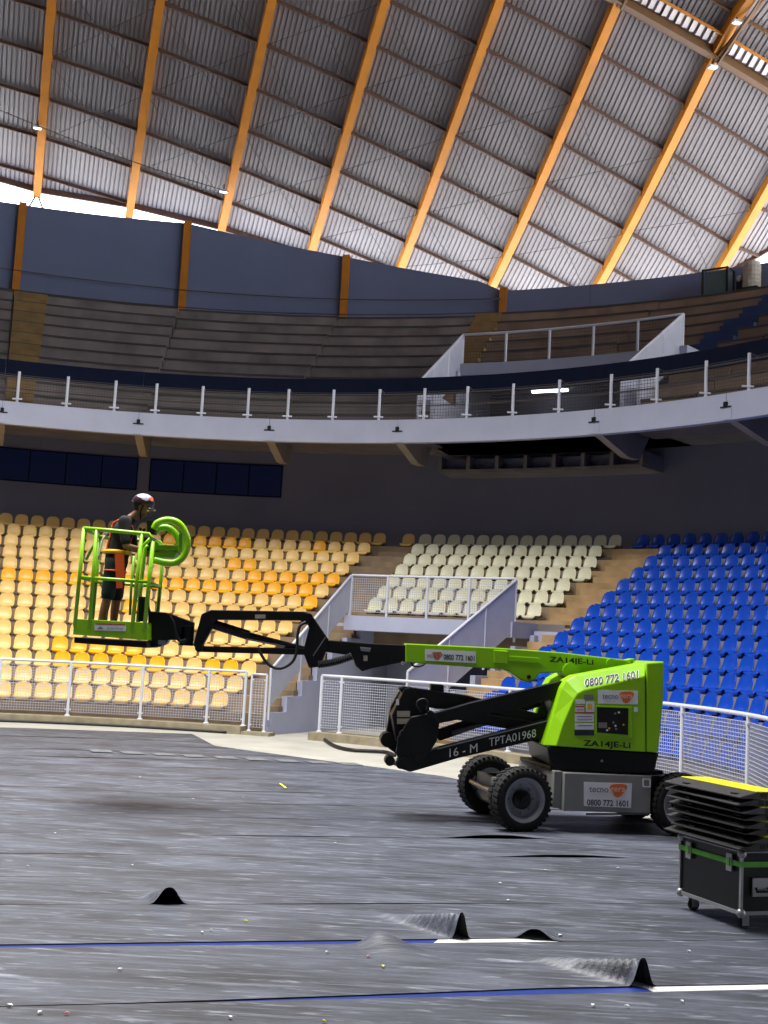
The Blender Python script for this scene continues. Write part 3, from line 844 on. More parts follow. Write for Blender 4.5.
# equipment on the right-hand wall
P = on_cyl(718, 288, 26.1); a = ang_of(P)
t = thing('box_unit', 'grey-green box unit in a black frame on the right of the upper wall', 'box', pol(26.1, a, 13.56), -math.radians(a))
m = MB(); m.box(-.36, .36, -.25, .25, .06, .82); bevel(m.build('body', 'teal', t), .03)
for x in (-.4, .4): MB().tube([(x, -.28, 0), (x, -.28, .9), (x, .28, .9), (x, .28, 0)], .035, 6).build('frame', 'black_matt', t)
MB().tube([(-.4, -.28, .88), (.4, -.28, .88)], .035, 6).build('frame', 'black_matt', t)
P = on_cyl(753, 283, 26.1); a = ang_of(P)
t = thing('drum_unit', 'beige ribbed drum beside the grey-green box on the upper wall', 'drum', pol(26.0, a, 13.56), -math.radians(a))
m = MB(); m.lathe([(.02, .12), (.26, .12), (.27, .16)] + [(.27 + .012 * (i % 2), .2 + .07 * i) for i in range(11)] + [(.25, .97), (.02, .98)], (0, 0, 0), (0, 0, 1), 16); m.build('drum', 'beige', t)
m = MB(); m.box(-.3, .3, -.3, .3, 0, .12); m.box(-.46, -.24, -.1, .1, .12, .4); m.build('stand', 'black_matt', t)
m = MB(); m.ball((-.36, -.1, .48), .1, 10, 8); m.build('valve', 'beige', t, smooth=True)

# ================================================================== ROOF
RAN = math.radians(-16.22)
DV = np.array([-math.sin(RAN), -math.cos(RAN)]); EV = np.array([-DV[1], DV[0]])
CO = [21.35659, -0.28788, 0.6452, -0.00657, 0.00815, -0.00514, 9e-05, -0.00044, 0.00183, -0.001]
def SURF(a, b):
    a = min(25., max(-6., a)) - 10; ex = 0.
    if b > -32.5: ex = .32 * min(9, b + 32.5); b = -32.5
    b = max(b, -48) + 38
    return CO[0] + CO[1] * a + CO[2] * b + CO[3] * a * a + CO[4] * a * b + CO[5] * b * b + CO[6] * a ** 3 + CO[7] * a * a * b + CO[8] * a * b * b + CO[9] * b ** 3 + ex
def rp(a, b, dz=0.): return (a * EV[0] + b * DV[0], a * EV[1] + b * DV[1], SURF(a, b) + dz)
ceil = thing('ceiling', 'vaulted corrugated sheet roof on yellow ribs', 'ceiling', kind='structure')
RA = [-7.3, -3.9, -.51, 2.86, 6.27, 9.67, 13.0, 16.4, 19.84, 23.31, 26.7]
CAB = (-.432, -18.13)
def on_radius(a, Re): return CAB[1] - math.sqrt(max(.5, Re * Re - (a - CAB[0]) ** 2))
def eave_R(a):
    pts = [(-30, 28.6), (-1.9, 28.5), (2.8, 28.12), (6.3, 28.4), (9.7, 29.2), (13, 30.3), (16.4, 31.3), (20, 31.8), (40, 31.8)]
    for (x0, y0), (x1, y1) in zip(pts, pts[1:]):
        if x0 <= a <= x1: return y0 + (y1 - y0) * (a - x0) / (x1 - x0)
def eave(a): return on_radius(a, eave_R(a))
PB = [-45.92, -44.6, -43.29, -41.92, -40.52, -39.08, -37.69, -36.31, -34.92, -33.55, -32.2, -30.8, -29.4, -28.0]
# ribs
for i, a in enumerate(RA):
    b0 = on_radius(a, 28.3 if a < 8 else eave_R(a) - .2); n = 18; b1 = -24.
    vs = []; fs = []
    for j in range(n + 1):
        b = b0 + (b1 - b0) * j / n
        for da, dz in ((-.14, -.2), (.14, -.2), (.14, .18), (-.14, .18)):
            P = rp(a, b, dz); vs.append((P[0] + da * EV[0], P[1] + da * EV[1], P[2]))
    for j in range(n):
        for k in range(4): fs.append((4 * j + k, 4 * j + 4 + k, 4 * j + 4 + (k + 1) % 4, 4 * j + (k + 1) % 4))
    fs += [(3, 2, 1, 0), tuple(4 * n + k for k in range(4))]
    rib = MB().add(vs, fs).build('rib', 'yellow', ceil)
    for b in PB:
        if b > max(b0, eave(a)) + .3:
            P = rp(a, b, -.02); m = MB(); m.box(P[0] - .17, P[0] + .17, P[1] - .03, P[1] + .03, P[2] - .05, P[2] + .19); m.build('cleat', 'yellow', rib)
    # splayed foot on top of the wall
    P = rp(a, b0, -.2); m = MB()
    for s_ in (-.35, .35): m.bar((P[0], P[1], P[2] + .15), (P[0] + s_ * EV[0], P[1] + s_ * EV[1], P[2] - .6), .06, .06)
    m.build('foot', 'yellow' if i not in (2,) else 'black_matt', rib)
# purlins, one length per bay
for i, (a0_, a1_) in enumerate(zip(RA, RA[1:])):
    be = max(eave(a0_), eave(a1_))
    for b in PB:
        ts = [t_ for t_ in np.linspace(0, 1, 41) if eave(a0_) + (eave(a1_) - eave(a0_)) * t_ < b - .1]
        if len(ts) < 6: continue
        zl, zr = SURF(a0_, b), SURF(a1_, b)
        P = []
        for t_ in (ts[0], ts[-1]):
            q = rp(a0_ + (a1_ - a0_) * t_, b); P.append((q[0], q[1], zl + (zr - zl) * t_ + .12))
        MB().bar(P[0], P[1], .06, .11).build('purlin', 'spine' if b > -33.4 else 'purlin', ceil)
    m = MB(); m.bar(rp(a0_, eave(a0_) + .06, .12), rp(a1_, eave(a1_) + .06, .12), .12, .2); m.build('eave_purlin', 'purlin', ceil)
# corrugated sheets, one per bay and purlin gap
PBx = [-49] + PB
for i, (a0_, a1_) in enumerate(zip(RA, RA[1:])):
    e0, e1 = eave(a0_), eave(a1_)
    for b0, b1 in zip(PBx, PBx[1:]):
        if b1 <= max(e0, e1) - .0: 
            if b1 <= min(e0, e1): continue
        nw = 21; vs = []; fs = []; cs = []
        for w in range(nw):
            for f_, dz in ((0, 0), (.66, 0), (.72, .06), (.94, .06)): cs.append(((w + f_) / nw, dz))
        cs.append((1., 0)); rows = 3
        for t, dz in cs:
            a = a0_ + (a1_ - a0_) * t; ee = e0 + (e1 - e0) * t
            for j in range(rows):
                b = max(b0 + (b1 - b0 + .1) * j / (rows - 1), ee)
                z0_ = SURF(a0_, b); z1_ = SURF(a1_, b); P = rp(a, b)
                vs.append((P[0], P[1], z0_ + (z1_ - z0_) * t + .2 + dz))
        for c in range(len(cs) - 1):
            for j in range(rows - 1):
                p = c * rows + j; fs.append((p, p + rows, p + rows + 1, p + 1))
        me = bpy.data.meshes.new('roof_sheet'); me.from_pydata(vs, [], fs); me.materials.append(MT['sheet'])
        link('roof_sheet', me, ceil)
# far part of the roof over the court and beyond
def coarse(a0_, a1_, b0, b1, na, nb):
    vs = []; fs = []
    for i in range(na + 1):
        for j in range(nb + 1): vs.append(rp(a0_ + (a1_ - a0_) * i / na, b0 + (b1 - b0) * j / nb, .2))
    for i in range(na):
        for j in range(nb):
            p = i * (nb + 1) + j; fs.append((p, p + nb + 1, p + nb + 2, p + 1))
    me = bpy.data.meshes.new('roof_sheet'); me.from_pydata(vs, [], fs); me.materials.append(MT['sheet']); link('roof_sheet', me, ceil)
coarse(RA[0], 34, PB[-1], 26, 12, 12); coarse(-30, RA[0], -49, 26, 8, 16); coarse(RA[-1], 34, -36, PB[-1], 3, 4)
# ridge truss (two chords, lattice) along the crown
SPB = -33.27
sp = thing('ridge_truss', 'ochre brown ridge truss at the top right of the roof', 'truss', kind='structure')
def chord(a0_, a1_, b, dz, w, h, name, mm):
    m = MB(); n = 16; P = [rp(a0_ + (a1_ - a0_) * t / n, b, dz) for t in range(n + 1)]
    for p, q in zip(P, P[1:]): m.bar(p, q, w, h)
    m.build(name, mm, sp)
chord(14.9, 27, SPB, -.22, .26, .07, 'lower_flange', 'spine'); chord(14.9, 27, SPB + .02, -.06, .05, .3, 'web', 'spine')
chord(14.9, 27, SPB + .56, -.16, .06, .07, 'upper_chord', 'yellow')
for i, a in enumerate(np.arange(15., 26.8, .24)):
    m = MB(); m.bar(rp(a, SPB + .16, -.05), rp(a, SPB + .54, -.1), .17, .02); m.build('cladding_strip', 'cladding', sp)
for a in (16.4, 19.84, 23.31):
    for q0, q1, w_ in (((a, SPB - .1, -.2), (a + .35, SPB + 2.6, -.15), .09), ((a + .12, SPB - .1, -.25), (a + .1, SPB + 2.6, -.4), .06)):
        m = MB(); m.bar(rp(*q0), rp(*q1), w_, w_); m.build('diagonal_strut', 'spine', sp)
# cross-bracing rods
for i, (a0_, a1_) in enumerate(zip(RA, RA[1:])):
    if i < 2 or i > 9: continue
    for b0, b1 in ((-44.6, -41.92), (-41.92, -39.08), (-39.08, -36.31)):
        if b0 < max(eave(a0_), eave(a1_)) + .3: b0 = max(eave(a0_), eave(a1_)) + .3
        if b1 - b0 < 1: continue
        for p, q in (((a0_, b0), (a1_, b1)), ((a1_, b0), (a0_, b1))):
            m = MB(); m.tube([rp(p[0], p[1], -.02), rp((p[0] + q[0]) / 2, (p[1] + q[1]) / 2, -.05), rp(q[0], q[1], -.02)], .011, 5); m.build('brace_rod', 'rod', ceil)
def roof_hit(x, y):
    d = ray(x, y)
    for t in np.arange(20, 60, .03):
        P = ORI + d * t
        if P[2] > SURF(float(P[:2] @ EV), float(P[:2] @ DV)) - .25: return P
    return P
for x, y, l_ in ((38, 123, 'small lit floodlight hanging on the leftmost roof rib in view'), (224, 187, 'small lit floodlight hanging on the third roof rib from the left'), (713, 62, 'lit floodlight where a roof rib meets the ridge truss'), (737, 17, 'lit floodlight on the strut above the ridge truss')):
    P = roof_hit(x, y); t = thing('floodlight', l_, 'lamp', (P[0], P[1], P[2] - .16), .3)
    MB().box(-.14, .14, -.09, .09, -.035, .035).build('housing', 'white', t)
    MB().box(-.12, .12, -.08, .08, -.045, -.035).build('lens', 'flood_lamp', t)
    MB().bar((0, 0, .03), (0, .02, .26), .04, .03).build('bracket', 'black_matt', t)
P0, P1 = roof_hit(0, 104), roof_hit(229, 186)
MB().tube([(P0[0] + (P1[0] - P0[0]) * t, P0[1] + (P1[1] - P0[1]) * t, P0[2] + (P1[2] - P0[2]) * t - .22 - .15 * math.sin(math.pi * t)) for t in np.linspace(0, 1, 12)], .018, 5).build('cable', 'rod', None, label='dark power cable strung under the roof to a floodlight', cat='cable')

# enclosing walls beyond the frame
def plain_wall(name, p, q, z1, label):
    p = Vector(p); q = Vector(q); n_ = (q - p).cross(Vector((0, 0, 1))).normalized() * .2
    m = MB(); m.hexa([(p.x, p.y, -.012), (q.x, q.y, -.012), (q.x + n_.x, q.y + n_.y, -.012), (p.x + n_.x, p.y + n_.y, -.012)],
                     [(p.x, p.y, z1), (q.x, q.y, z1), (q.x + n_.x, q.y + n_.y, z1), (p.x + n_.x, p.y + n_.y, z1)])
    m.build(name, 'wall_low', None, label=label, cat='wall', kind='structure')
plain_wall('wall_left', (-23, -16, 0), (-23, 40, 0), 29, 'plain grey side wall left of the court')
plain_wall('wall_right', (21, 8, 0), (21, -16, 0), 29, 'plain grey side wall right of the court')
plain_wall('wall_rear', (21, -16, 0), (-23, -16, 0), 29, 'plain grey wall behind the photographer')

# ================================================================== BOOM LIFT
LO = np.array([2.58, 15.47])            # ground centre of the machine
TY = math.radians(3.5)                  # heading of turret and booms
CHY = math.radians(10)                  # heading of the chassis
lift = thing('boom_lift', 'lime green and black articulated boom lift with an outstretched jib', 'boom lift', (LO[0], LO[1], 0), 0.)
def mk_local(yaw):
    tdir = np.array([math.cos(yaw), math.sin(yaw)]); ndir = np.array([-math.sin(yaw), math.cos(yaw)])
    def L(x, y, v=0.):
        d = ray(x, y); k = (v + (LO - ORI[:2]) @ ndir) / (d[:2] @ ndir); P = ORI + d * k
        return (float(P[0] - LO[0]), float(P[1] - LO[1]), float(P[2]))
    def W(s, v, z): return (s * tdir[0] + v * ndir[0], s * tdir[1] + v * ndir[1], z)
    return L, W, tdir, ndir
L, W, tdir, ndir = mk_local(TY)
LC, WC, cdir, cnd = mk_local(CHY)
def slab(pts, v0, v1, name, mm, parent, bev=.012, lf=L, nd=None, label=None):
    nd = ndir if nd is None else nd
    A = [lf(x, y, v0) for x, y in pts]; dv = v1 - v0
    B = [(p[0] + nd[0] * dv, p[1] + nd[1] * dv, p[2]) for p in A]
    o = MB().prism(A, B).build(name, mm, parent, label=label)
    if bev: bevel(o, bev, 2)
    return o
def pin(x, y, v0, v1, r, name, mm, parent, lf=L, nd=None):
    nd = ndir if nd is None else nd
    p = lf(x, y, v0); q = (p[0] + nd[0] * (v1 - v0), p[1] + nd[1] * (v1 - v0), p[2])
    return MB().tube([p, q], r, 16).build(name, mm, parent)
def sticker(x0, y0, x1, y1, v, name, mm, parent, lf=L, nd=None, t=.004, skew=0.):
    nd = ndir if nd is None else nd
    return slab([(x0, y0), (x1, y0 + skew), (x1, y1 + skew), (x0, y1)], v - t, v, name, mm, parent, 0, lf, nd)
def text_on(txt, x, y, v, hpx, wpx, mm, parent, rotpx=0., lf=L, td=None, nd=None, name='lettering', bold=.0, tilt=0.):
    # flat lettering on a plane of constant v (or a plane given by v(x, y)); rotpx = slope of the baseline
    nd = ndir if nd is None else nd
    me = text_mesh(txt, 1.0, .001, bold)
    xs = [q.co.x for q in me.vertices]; ys = [q.co.y for q in me.vertices]
    sx = 1 / (max(xs) - min(xs)); sy = 1 / (max(ys) - min(ys)); mx = (max(xs) + min(xs)) / 2; my = (max(ys) + min(ys)) / 2
    for q in me.vertices:
        u_ = (q.co.x - mx) * sx; w_ = (q.co.y - my) * sy
        px_, py_ = x + u_ * wpx, y - rotpx * u_ * wpx - w_ * hpx
        vv = v(px_, py_) if callable(v) else v
        q.co = Vector(lf(px_, py_, vv - .002 - q.co.z))
    me.materials.clear(); me.materials.append(MT[mm])
    return link(name, me, parent)
def logo(x0, y0, x1, y1, v, parent, skew=0., lf=L, nd=None):
    # grey and white word over an orange rounded triangle, inside the pixel box of its plate
    def q(fx, fy): return (x0 + (x1 - x0) * fx, y0 + (y1 - y0) * fy + skew * fx)
    slab([q(*p) for p in ((.53, .28), (.57, .13), (.66, .07), (.80, .05), (.88, .10), (.905, .24), (.87, .45), (.80, .74), (.75, .90), (.69, .95), (.63, .85), (.56, .5))], v - .002, v, 'emblem', 'orange', parent, 0, lf, nd)
    cx_, cy_ = q(.31, .47); text_on('tecno', cx_, cy_, v - .002, (y1 - y0) * .34, (x1 - x0) * .40, 'print_grey', parent, -skew / (x1 - x0), lf, None, nd, bold=.01)
    cx_, cy_ = q(.70, .50); text_on('gera', cx_, cy_, v - .003, (y1 - y0) * .40, (x1 - x0) * .32, 'logo_white', parent, -skew / (x1 - x0), lf, None, nd, bold=.01)

# --- chassis
ch = lift
NV = -.66
def wheel(P, axis_yaw, outward, R=.365, width=.26):
    ax = (0, outward, 0); w2 = width / 2
    t = MB().lathe([(R * .60, -w2 * .9), (R * .80, -w2), (R * .93, -w2 * .92), (R * .975, -w2 * .7), (R * .98, 0), (R * .975, w2 * .7), (R * .93, w2 * .92), (R * .80, w2), (R * .70, w2 * .96), (R * .66, w2 * .86), (R * .64, 0), (R * .60, -w2 * .9)], (0, 0, 0), ax, 44, caps=False).build('wheel', 'tyre', lift, smooth=True)
    t.location = P; t.rotation_euler = (0, 0, axis_yaw)
    m = MB()
    for i in range(34):
        an = 2 * math.pi * i / 34
        for s_ in (-1, 1):
            a2 = an + (math.pi / 34 if s_ > 0 else 0)
            p0 = Vector((math.cos(a2) * R * .985, s_ * w2 * .12, math.sin(a2) * R * .985)); p1 = Vector((math.cos(a2 + .04) * R * .955, s_ * w2 * .93, math.sin(a2 + .04) * R * .955))
            m.bar(p0, p1, .034, .022, up=(math.cos(a2), 0, math.sin(a2)))
    tr = m.build('tread_blocks', 'tyre', t); tr['kind'] = 'stuff'
    MB().lathe([(R * .30, w2 * .1), (R * .54, w2 * .22), (R * .58, w2 * .7), (R * .66, w2 * .93), (R * .70, w2 * .97), (R * .68, w2 * .7), (R * .62, -w2 * .8), (R * .3, -w2 * .8)], (0, 0, 0), ax, 36).build('rim', 'rim', t)
    MB().lathe([(R * .30, w2 * .05), (R * .30, w2 * .5), (R * .24, w2 * .6), (R * .14, w2 * .7), (R * .13, w2 * .85), (.005, w2 * .86)], (0, 0, 0), ax, 20).build('hub', 'black', t)
    for i in range(8):
        an = 2 * math.pi * i / 8
        MB().tube([(math.cos(an) * R * .42, outward * w2 * .15, math.sin(an) * R * .42), (math.cos(an) * R * .42, outward * w2 * .42, math.sin(an) * R * .42)], .012, 6).build('wheel_bolt', 'rim', t)
    return t
WB = .98; TRK = .74
for s_, v_, st in ((-WB, -TRK, 11), (-WB, TRK, 9), (WB, -TRK, 0), (WB, TRK, 0)):
    p = WC(s_, v_, .365); wheel(p, CHY + math.radians(st), -1 if v_ < 0 else 1)
def cbox(s0, s1, v0, v1, z0, z1, name, mm, par=ch, bev=.015):
    m = MB(); m.hexa([WC(s0, v0, z0), WC(s1, v0, z0), WC(s1, v1, z0), WC(s0, v1, z0)], [WC(s0, v0, z1), WC(s1, v0, z1), WC(s1, v1, z1), WC(s0, v1, z1)])
    o = m.build(name, mm, par)
    if bev: bevel(o, bev, 2)
    return o
cbox(-1.2, -.62, -.42, .42, .34, .56, 'front_frame', 'grey_steel'); cbox(-.62, 1.25, -.45, .45, .25, .62, 'main_frame', 'black')
# front axle: sculpted beam between the front wheels
m = MB(); m.prism([WC(-1.16, -.58, .30), WC(-1.20, -.2, .24), WC(-1.20, .2, .24), WC(-1.16, .58, .30), WC(-1.14, .58, .46), WC(-1.18, .2, .56), WC(-1.18, -.2, .56), WC(-1.14, -.58, .46)],
                  [WC(-.8, -.58, .30), WC(-.74, -.2, .24), WC(-.74, .2, .24), WC(-.8, .58, .30), WC(-.8, .58, .46), WC(-.74, .2, .56), WC(-.74, -.2, .56), WC(-.8, -.58, .46)])
bevel(m.build('front_axle', 'grey_steel', ch), .03)
cbox(.8, 1.16, -.6, .6, .28, .48, 'rear_axle', 'black')
for v_ in (-.5, .5):
    pc = WC(-1.17, v_, .40); MB().lathe([(.02, 0), (.085, .0), (.09, .03), (.05, .06), (.02, .06)], pc, (-cdir[0], -cdir[1], 0), 14).build('axle_boss', 'black', ch)
MB().tube([WC(-1.26, -.45, .42), WC(-1.26, .45, .42)], .03, 8).build('steering_rod', 'chrome', ch)
# battery box on the near side with label plate
bx0 = LC(564, 792, -.80); bx1 = LC(651, 796, -.80)
def s_of(P, td): return P[0] * td[0] + P[1] * td[1]
s0, s1 = s_of(bx0, cdir), s_of(bx1, cdir)
zt = LC(600, 774, -.80)[2]; zb_ = LC(600, 812, -.80)[2]
box_near = cbox(s0, s1, -.80, -.45, zb_, zt, 'battery_box', 'grey_steel', ch, .01)
cbox(s0, s1, .45, .80, zb_, zt, 'battery_box', 'grey_steel', ch, .01)
cbox(s0 - .1, s0, -.72, .72, zb_ + .02, zt + .01, 'box_end', 'grey_steel', ch, .01)
cbox(s1, s1 + .16, -.70, .70, zb_ + .02, zt + .0, 'rear_skirt', 'black', ch, .02)
cbox(s0 - .12, s1 + .22, -.62, .62, zt, zt + .05, 'deck_plate', 'black', ch, .01)
pl = slab([(584, 782), (632, 783.5), (631, 808), (584, 806)], -.806, -.80, 'label_plate', 'sticker', box_near, 0, LC, cnd)
logo(584, 782, 632, 797.5, -.807, box_near, 1.4, LC, cnd)
text_on('0800 772 1601', 607.5, 803, -.807, 6.3, 41, 'print_dark', box_near, -.03, LC, cdir, cnd, bold=.015)
fr = [(643, 779), (650, 779.5), (650, 787), (643, 786.5)]
for (xa, ya), (xb, yb) in zip(fr, fr[1:] + fr[:1]):
    m = MB(); m.bar(LC(xa, ya, -.802), LC(xb, yb, -.802), .012, .012); m.build('reflector_edge', 'sticker', box_near)
sticker(586, 813, 650, 815, -.5, 'sill_strip', 'grey_steel', ch, LC, cnd)

# --- turret
tu = lift
MB().lathe([(.02, zt + .04), (.5, zt + .04), (.5, zt + .14), (.02, zt + .14)], (0, 0, 0), (0, 0, 1), 28).build('slew_ring', 'black', tu)
slab([(547, 746), (659, 753), (655, 771), (622, 774), (556, 771), (550, 764)], -.70, .62, 'turret_base', 'black', tu, .02)
# green cover: bevelled side panel
outer = [(543.5, 745.5), (553, 715), (561.5, 688), (566, 680.5), (575, 675.5), (610, 669), (645, 662.8), (645.5, 752)]
inner = [(556, 746), (563, 724), (574, 699), (578, 693.5), (584, 690.3), (613, 683.6), (645, 676.2), (645.5, 752)]
def cover(vo, vi, name, par, vback):
    A = [L(x, y, vo) for x, y in outer]; B = [L(x, y, vi) for x, y in inner]
    sgn = vback - vo
    C_ = [(p[0] + ndir[0] * sgn, p[1] + ndir[1] * sgn, p[2]) for p in A]
    n = len(A); fs = []
    for i in range(n):
        j = (i + 1) % n
        fs.append((i, j, n + j, n + i)); fs.append((i, 2 * n + i, 2 * n + j, j))
    fs.append(tuple(n + i for i in range(n))); fs.append(tuple(2 * n + i for i in range(n - 1, -1, -1)))
    return bevel(MB().add(A + B + C_, fs).build(name, 'lime', par), .012, 3, 20)
cov = cover(-.62, -.76, 'side_cover', tu, -.30)
# far side cover (mirrored, seen through the arms)
far = [W(s_of(L(x, y, -.62), tdir), .62, L(x, y, -.62)[2]) for x, y in outer]
m = MB().prism(far, [(p[0] - ndir[0] * .3, p[1] - ndir[1] * .3, p[2]) for p in far]); bevel(m.build('side_cover', 'lime', tu), .02)
# rear counterweight with tapering back
slab([(646.5, 662.8), (664.5, 661.5), (663.5, 700), (658.5, 752.5), (646.5, 752)], -.75, .6, 'counterweight', 'lime', tu, .018)
slab([(566, 690), (640, 690), (640, 748), (550, 746)], -.3, .3, 'inner_body', 'black', tu, .02)
# control panel, stickers and lettering on the cover
slab([(595.5, 705.5), (632, 706.5), (633, 738), (595.5, 734)], -.772, -.757, 'panel_frame', 'lime', cov, .006)
slab([(597, 707), (628.5, 708.3), (628, 735), (597, 732.5)], -.778, -.770, 'control_panel', 'screen', cov, .003)
rn = random.Random(5)
for i in range(14):
    x_ = 600 + rn.random() * 25; y_ = 711 + rn.random() * 20
    pin(x_, y_, -.786, -.776, .012, 'control_knob', rn.choice(['print_grey', 'black', 'print_red', 'harness_y', 'sticker']), cov)
sticker(598.5, 722.5, 607, 728, -.779, 'display', 'print_grey', cov)
sticker(598, 690, 638, 703.5, -.762, 'logo_plate', 'sticker', cov, skew=.8)
logo(598, 690, 638, 703.5, -.766, cov, .8)
def bev_v(x_, y_):
    yo = 675.5 + (662.8 - 675.5) * (x_ - 575) / 70; yi = 690.3 + (676.2 - 690.3) * (x_ - 584) / 61
    return -.62 - .14 * min(1.05, max(-.05, (y_ - yo) / (yi - yo)))
text_on('0800 772 1601', 611.5, 678.4, lambda x_, y_: bev_v(x_, y_) - .003, 8.6, 54.5, 'text_white', cov, .165, bold=.06)
text_on('0800 772 1601', 611.5, 678.4, lambda x_, y_: bev_v(x_, y_) - .007, 7.6, 53, 'print_dark', cov, .165, bold=.01)
text_on('ZA14JE-Li', 607, 745, -.763, 7.6, 47, 'text_black', cov, -.055, bold=.02)
for x0_, y0_, x1_, y1_, mm in ((575.5, 699.5, 585, 704, 'sticker'), (575.5, 705, 584, 712, 'sticker'), (586, 701, 594.5, 712, 'sticker'), (575, 713.5, 594, 722, 'sticker'), (575, 723, 594, 729.5, 'sticker'), (574.5, 730, 594, 735.5, 'print_dark'), (575.5, 705.8, 584, 707, 'print_red'), (575, 712.3, 594, 713.2, 'print_red'), (577, 709.5, 583, 710.3, 'print_red'), (577, 716, 592, 716.8, 'print_grey'), (577, 719, 592, 719.6, 'print_grey'), (587.5, 704, 592, 709, 'harness_y'), (578, 725, 592, 725.8, 'print_grey'), (634, 707, 638, 712, 'sticker'), (584, 694.5, 593.5, 699.5, 'print_grey')):
    sticker(x0_, y0_, x1_, y1_, -.763 if mm in ('sticker', 'print_dark') else -.765, 'safety_sticker', mm, cov)
pin(602, 761, -.71, -.70, .015, 'bolt', 'rim', tu); pin(571, 671, -.2, .2, .1, 'boom_pivot', 'lime', tu)
slab([(617, 662.5), (634, 658.5), (636, 661), (619, 665)], -.12, .12, 'cylinder_eye', 'lime', tu, .004)

# --- lower riser arms (black)
ar = lift
la = slab([(411, 772), (457, 758.5), (545, 738), (560, 733), (560, 715), (549, 719.5), (436, 748.5), (420, 757)], -.42, -.22, 'lower_arm', 'black', ar, .01)
slab([(411, 772), (457, 758.5), (545, 738), (560, 733), (560, 715), (549, 719.5), (436, 748.5), (420, 757)], .16, .36, 'lower_arm', 'black', ar, .01)
text_on('16 - M', 463.5, 750.2, -.422, 8.6, 28, 'text_white', la, .20)
text_on('TPTA01968', 512.5, 737.6, -.422, 8.2, 47, 'text_white', la, .20)
ua = slab([(428, 715), (470, 703), (566, 680), (570, 694), (520, 708), (436, 724)], -.44, -.26, 'upper_arm', 'black', ar, .01)
slab([(428, 715), (470, 703), (566, 680), (570, 694), (520, 708), (436, 724)], .2, .38, 'upper_arm', 'black', ar, .01)
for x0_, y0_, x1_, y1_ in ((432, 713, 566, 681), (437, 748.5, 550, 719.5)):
    m = MB(); m.bar(L(x0_, y0_ + .6, -.43), L(x1_, y1_ + .6, -.43), .01, .012); m.build('edge_glint', 'print_grey', ar)  # thin grey bars paint a glint along the arm edges
slab([(399, 689), (404, 686.5), (470, 696), (532, 712), (572, 722), (570, 734), (520, 722), (480, 709), (437, 709), (410, 704)], -.14, .14, 'middle_arm', 'black', ar, .012)
slab([(436, 716), (480, 724), (560, 738), (560, 727), (500, 716), (470, 712)], -.2, -.02, 'cross_link', 'black', ar, .008)
slab([(430, 732), (520, 703), (540, 698), (541, 706), (440, 741)], .0, .1, 'lift_cylinder', 'black', ar, .01)
MB().tube([L(452, 733, -.1), L(500, 719, -.1)], .03, 10).build('cylinder_rod', 'chrome', ar)
far_k = slab([(402, 687), (391, 706), (386, 733), (388, 748), (399, 756), (412, 758), (432, 722), (428, 700), (418, 688)], .16, .3, 'knuckle_plate', 'black', ar, .015)
near_k = slab([(431, 713), (411, 717), (398, 737), (396, 752), (401, 769), (410, 772), (420, 768), (437, 741), (440, 720)], -.46, -.40, 'knuckle_plate', 'black', ar, .012)
slab([(405, 688), (412, 687), (430, 713), (412, 738), (396, 742), (392, 715)], -.2, .16, 'knuckle_web', 'black', ar, .015)
for x_, y_, r_ in ((403, 733.5, .035), (431, 714, .04), (418, 758, .04), (404, 762, .055), (421, 704, .045)):
    pin(x_, y_, -.5, -.38, r_, 'pivot_pin', 'black', near_k)
pin(390, 761, -.42, -.2, .06, 'roller', 'black', ar); pin(401, 764, -.48, -.25, .06, 'roller', 'black', ar); MB().tube([L(389, 760, -.3), L(403, 765, -.4)], .04, 8).build('roller_link', 'grey_steel', ar)
pin(388, 740, .0, .3, .09, 'roller', 'black', ar)
sticker(397, 711, 410, 717, -.205, 'safety_sticker', 'beige', ar); sticker(397, 718.5, 410, 724, -.205, 'safety_sticker', 'beige', ar)
sticker(396, 699, 399, 705, -.21, 'safety_sticker', 'sticker', ar)
slab([(431, 684), (444, 685), (444, 694), (431, 693)], -.1, .1, 'hose_guard', 'black', ar, .01)
MB().tube(sm([L(x_, y_, -.5) for x_, y_ in ((421, 712), (417, 706), (418, 701), (424, 699), (428, 703), (426, 710))]), .012, 6).build('hose', 'cable', ar, smooth=True)
slab([(517, 704), (548, 697), (548, 702), (520, 709)], .38, .45, 'lime_link', 'lime', ar, .005)
slab([(519, 719), (548, 713), (548, 718), (522, 723)], .38, .45, 'lime_link', 'lime', ar, .005)
slab([(548, 690), (574, 684), (570, 748), (551, 750), (540, 735), (556, 716)], -.28, .28, 'arm_bracket', 'black', ar, .02)

# --- upper boom (lime)
ub_ = lift
bo = slab([(405.5, 643.5), (497, 647.8), (560, 652.3), (626, 660), (632, 663), (626, 668), (590, 672), (540, 673), (536, 679), (530, 683), (521, 680), (510, 672), (502, 669.2), (483, 668), (405.5, 662.5)], -.14, .14, 'boom_tube', 'lime', ub_, .012)
slab([(494, 650), (508, 651), (508, 664), (494, 663)], -.16, .16, 'boom_collar', 'lime', bo, .008)
slab([(506, 655.5), (540, 658), (541, 663.5), (507, 661)], -.152, -.14, 'boom_rib', 'lime', bo, .006)
pin(529, 677, -.16, .16, .025, 'boom_pin', 'black', bo)
pl = sticker(425, 649, 476, 660.5, -.146, 'label_plate', 'sticker', bo, skew=2.6)
sx = [(436.2, 655.2)]
slab([(432, 652.5), (441, 652), (443, 655), (438.5, 660.5), (435, 660)], -.15, -.146, 'emblem', 'orange', bo, 0)
text_on('tecno', 431.5, 655.8, -.149, 3.6, 9, 'print_grey', bo, -.05)
text_on('0800 772 1601', 459, 657.6, -.149, 5.6, 31, 'print_dark', bo, -.05, bold=.02)
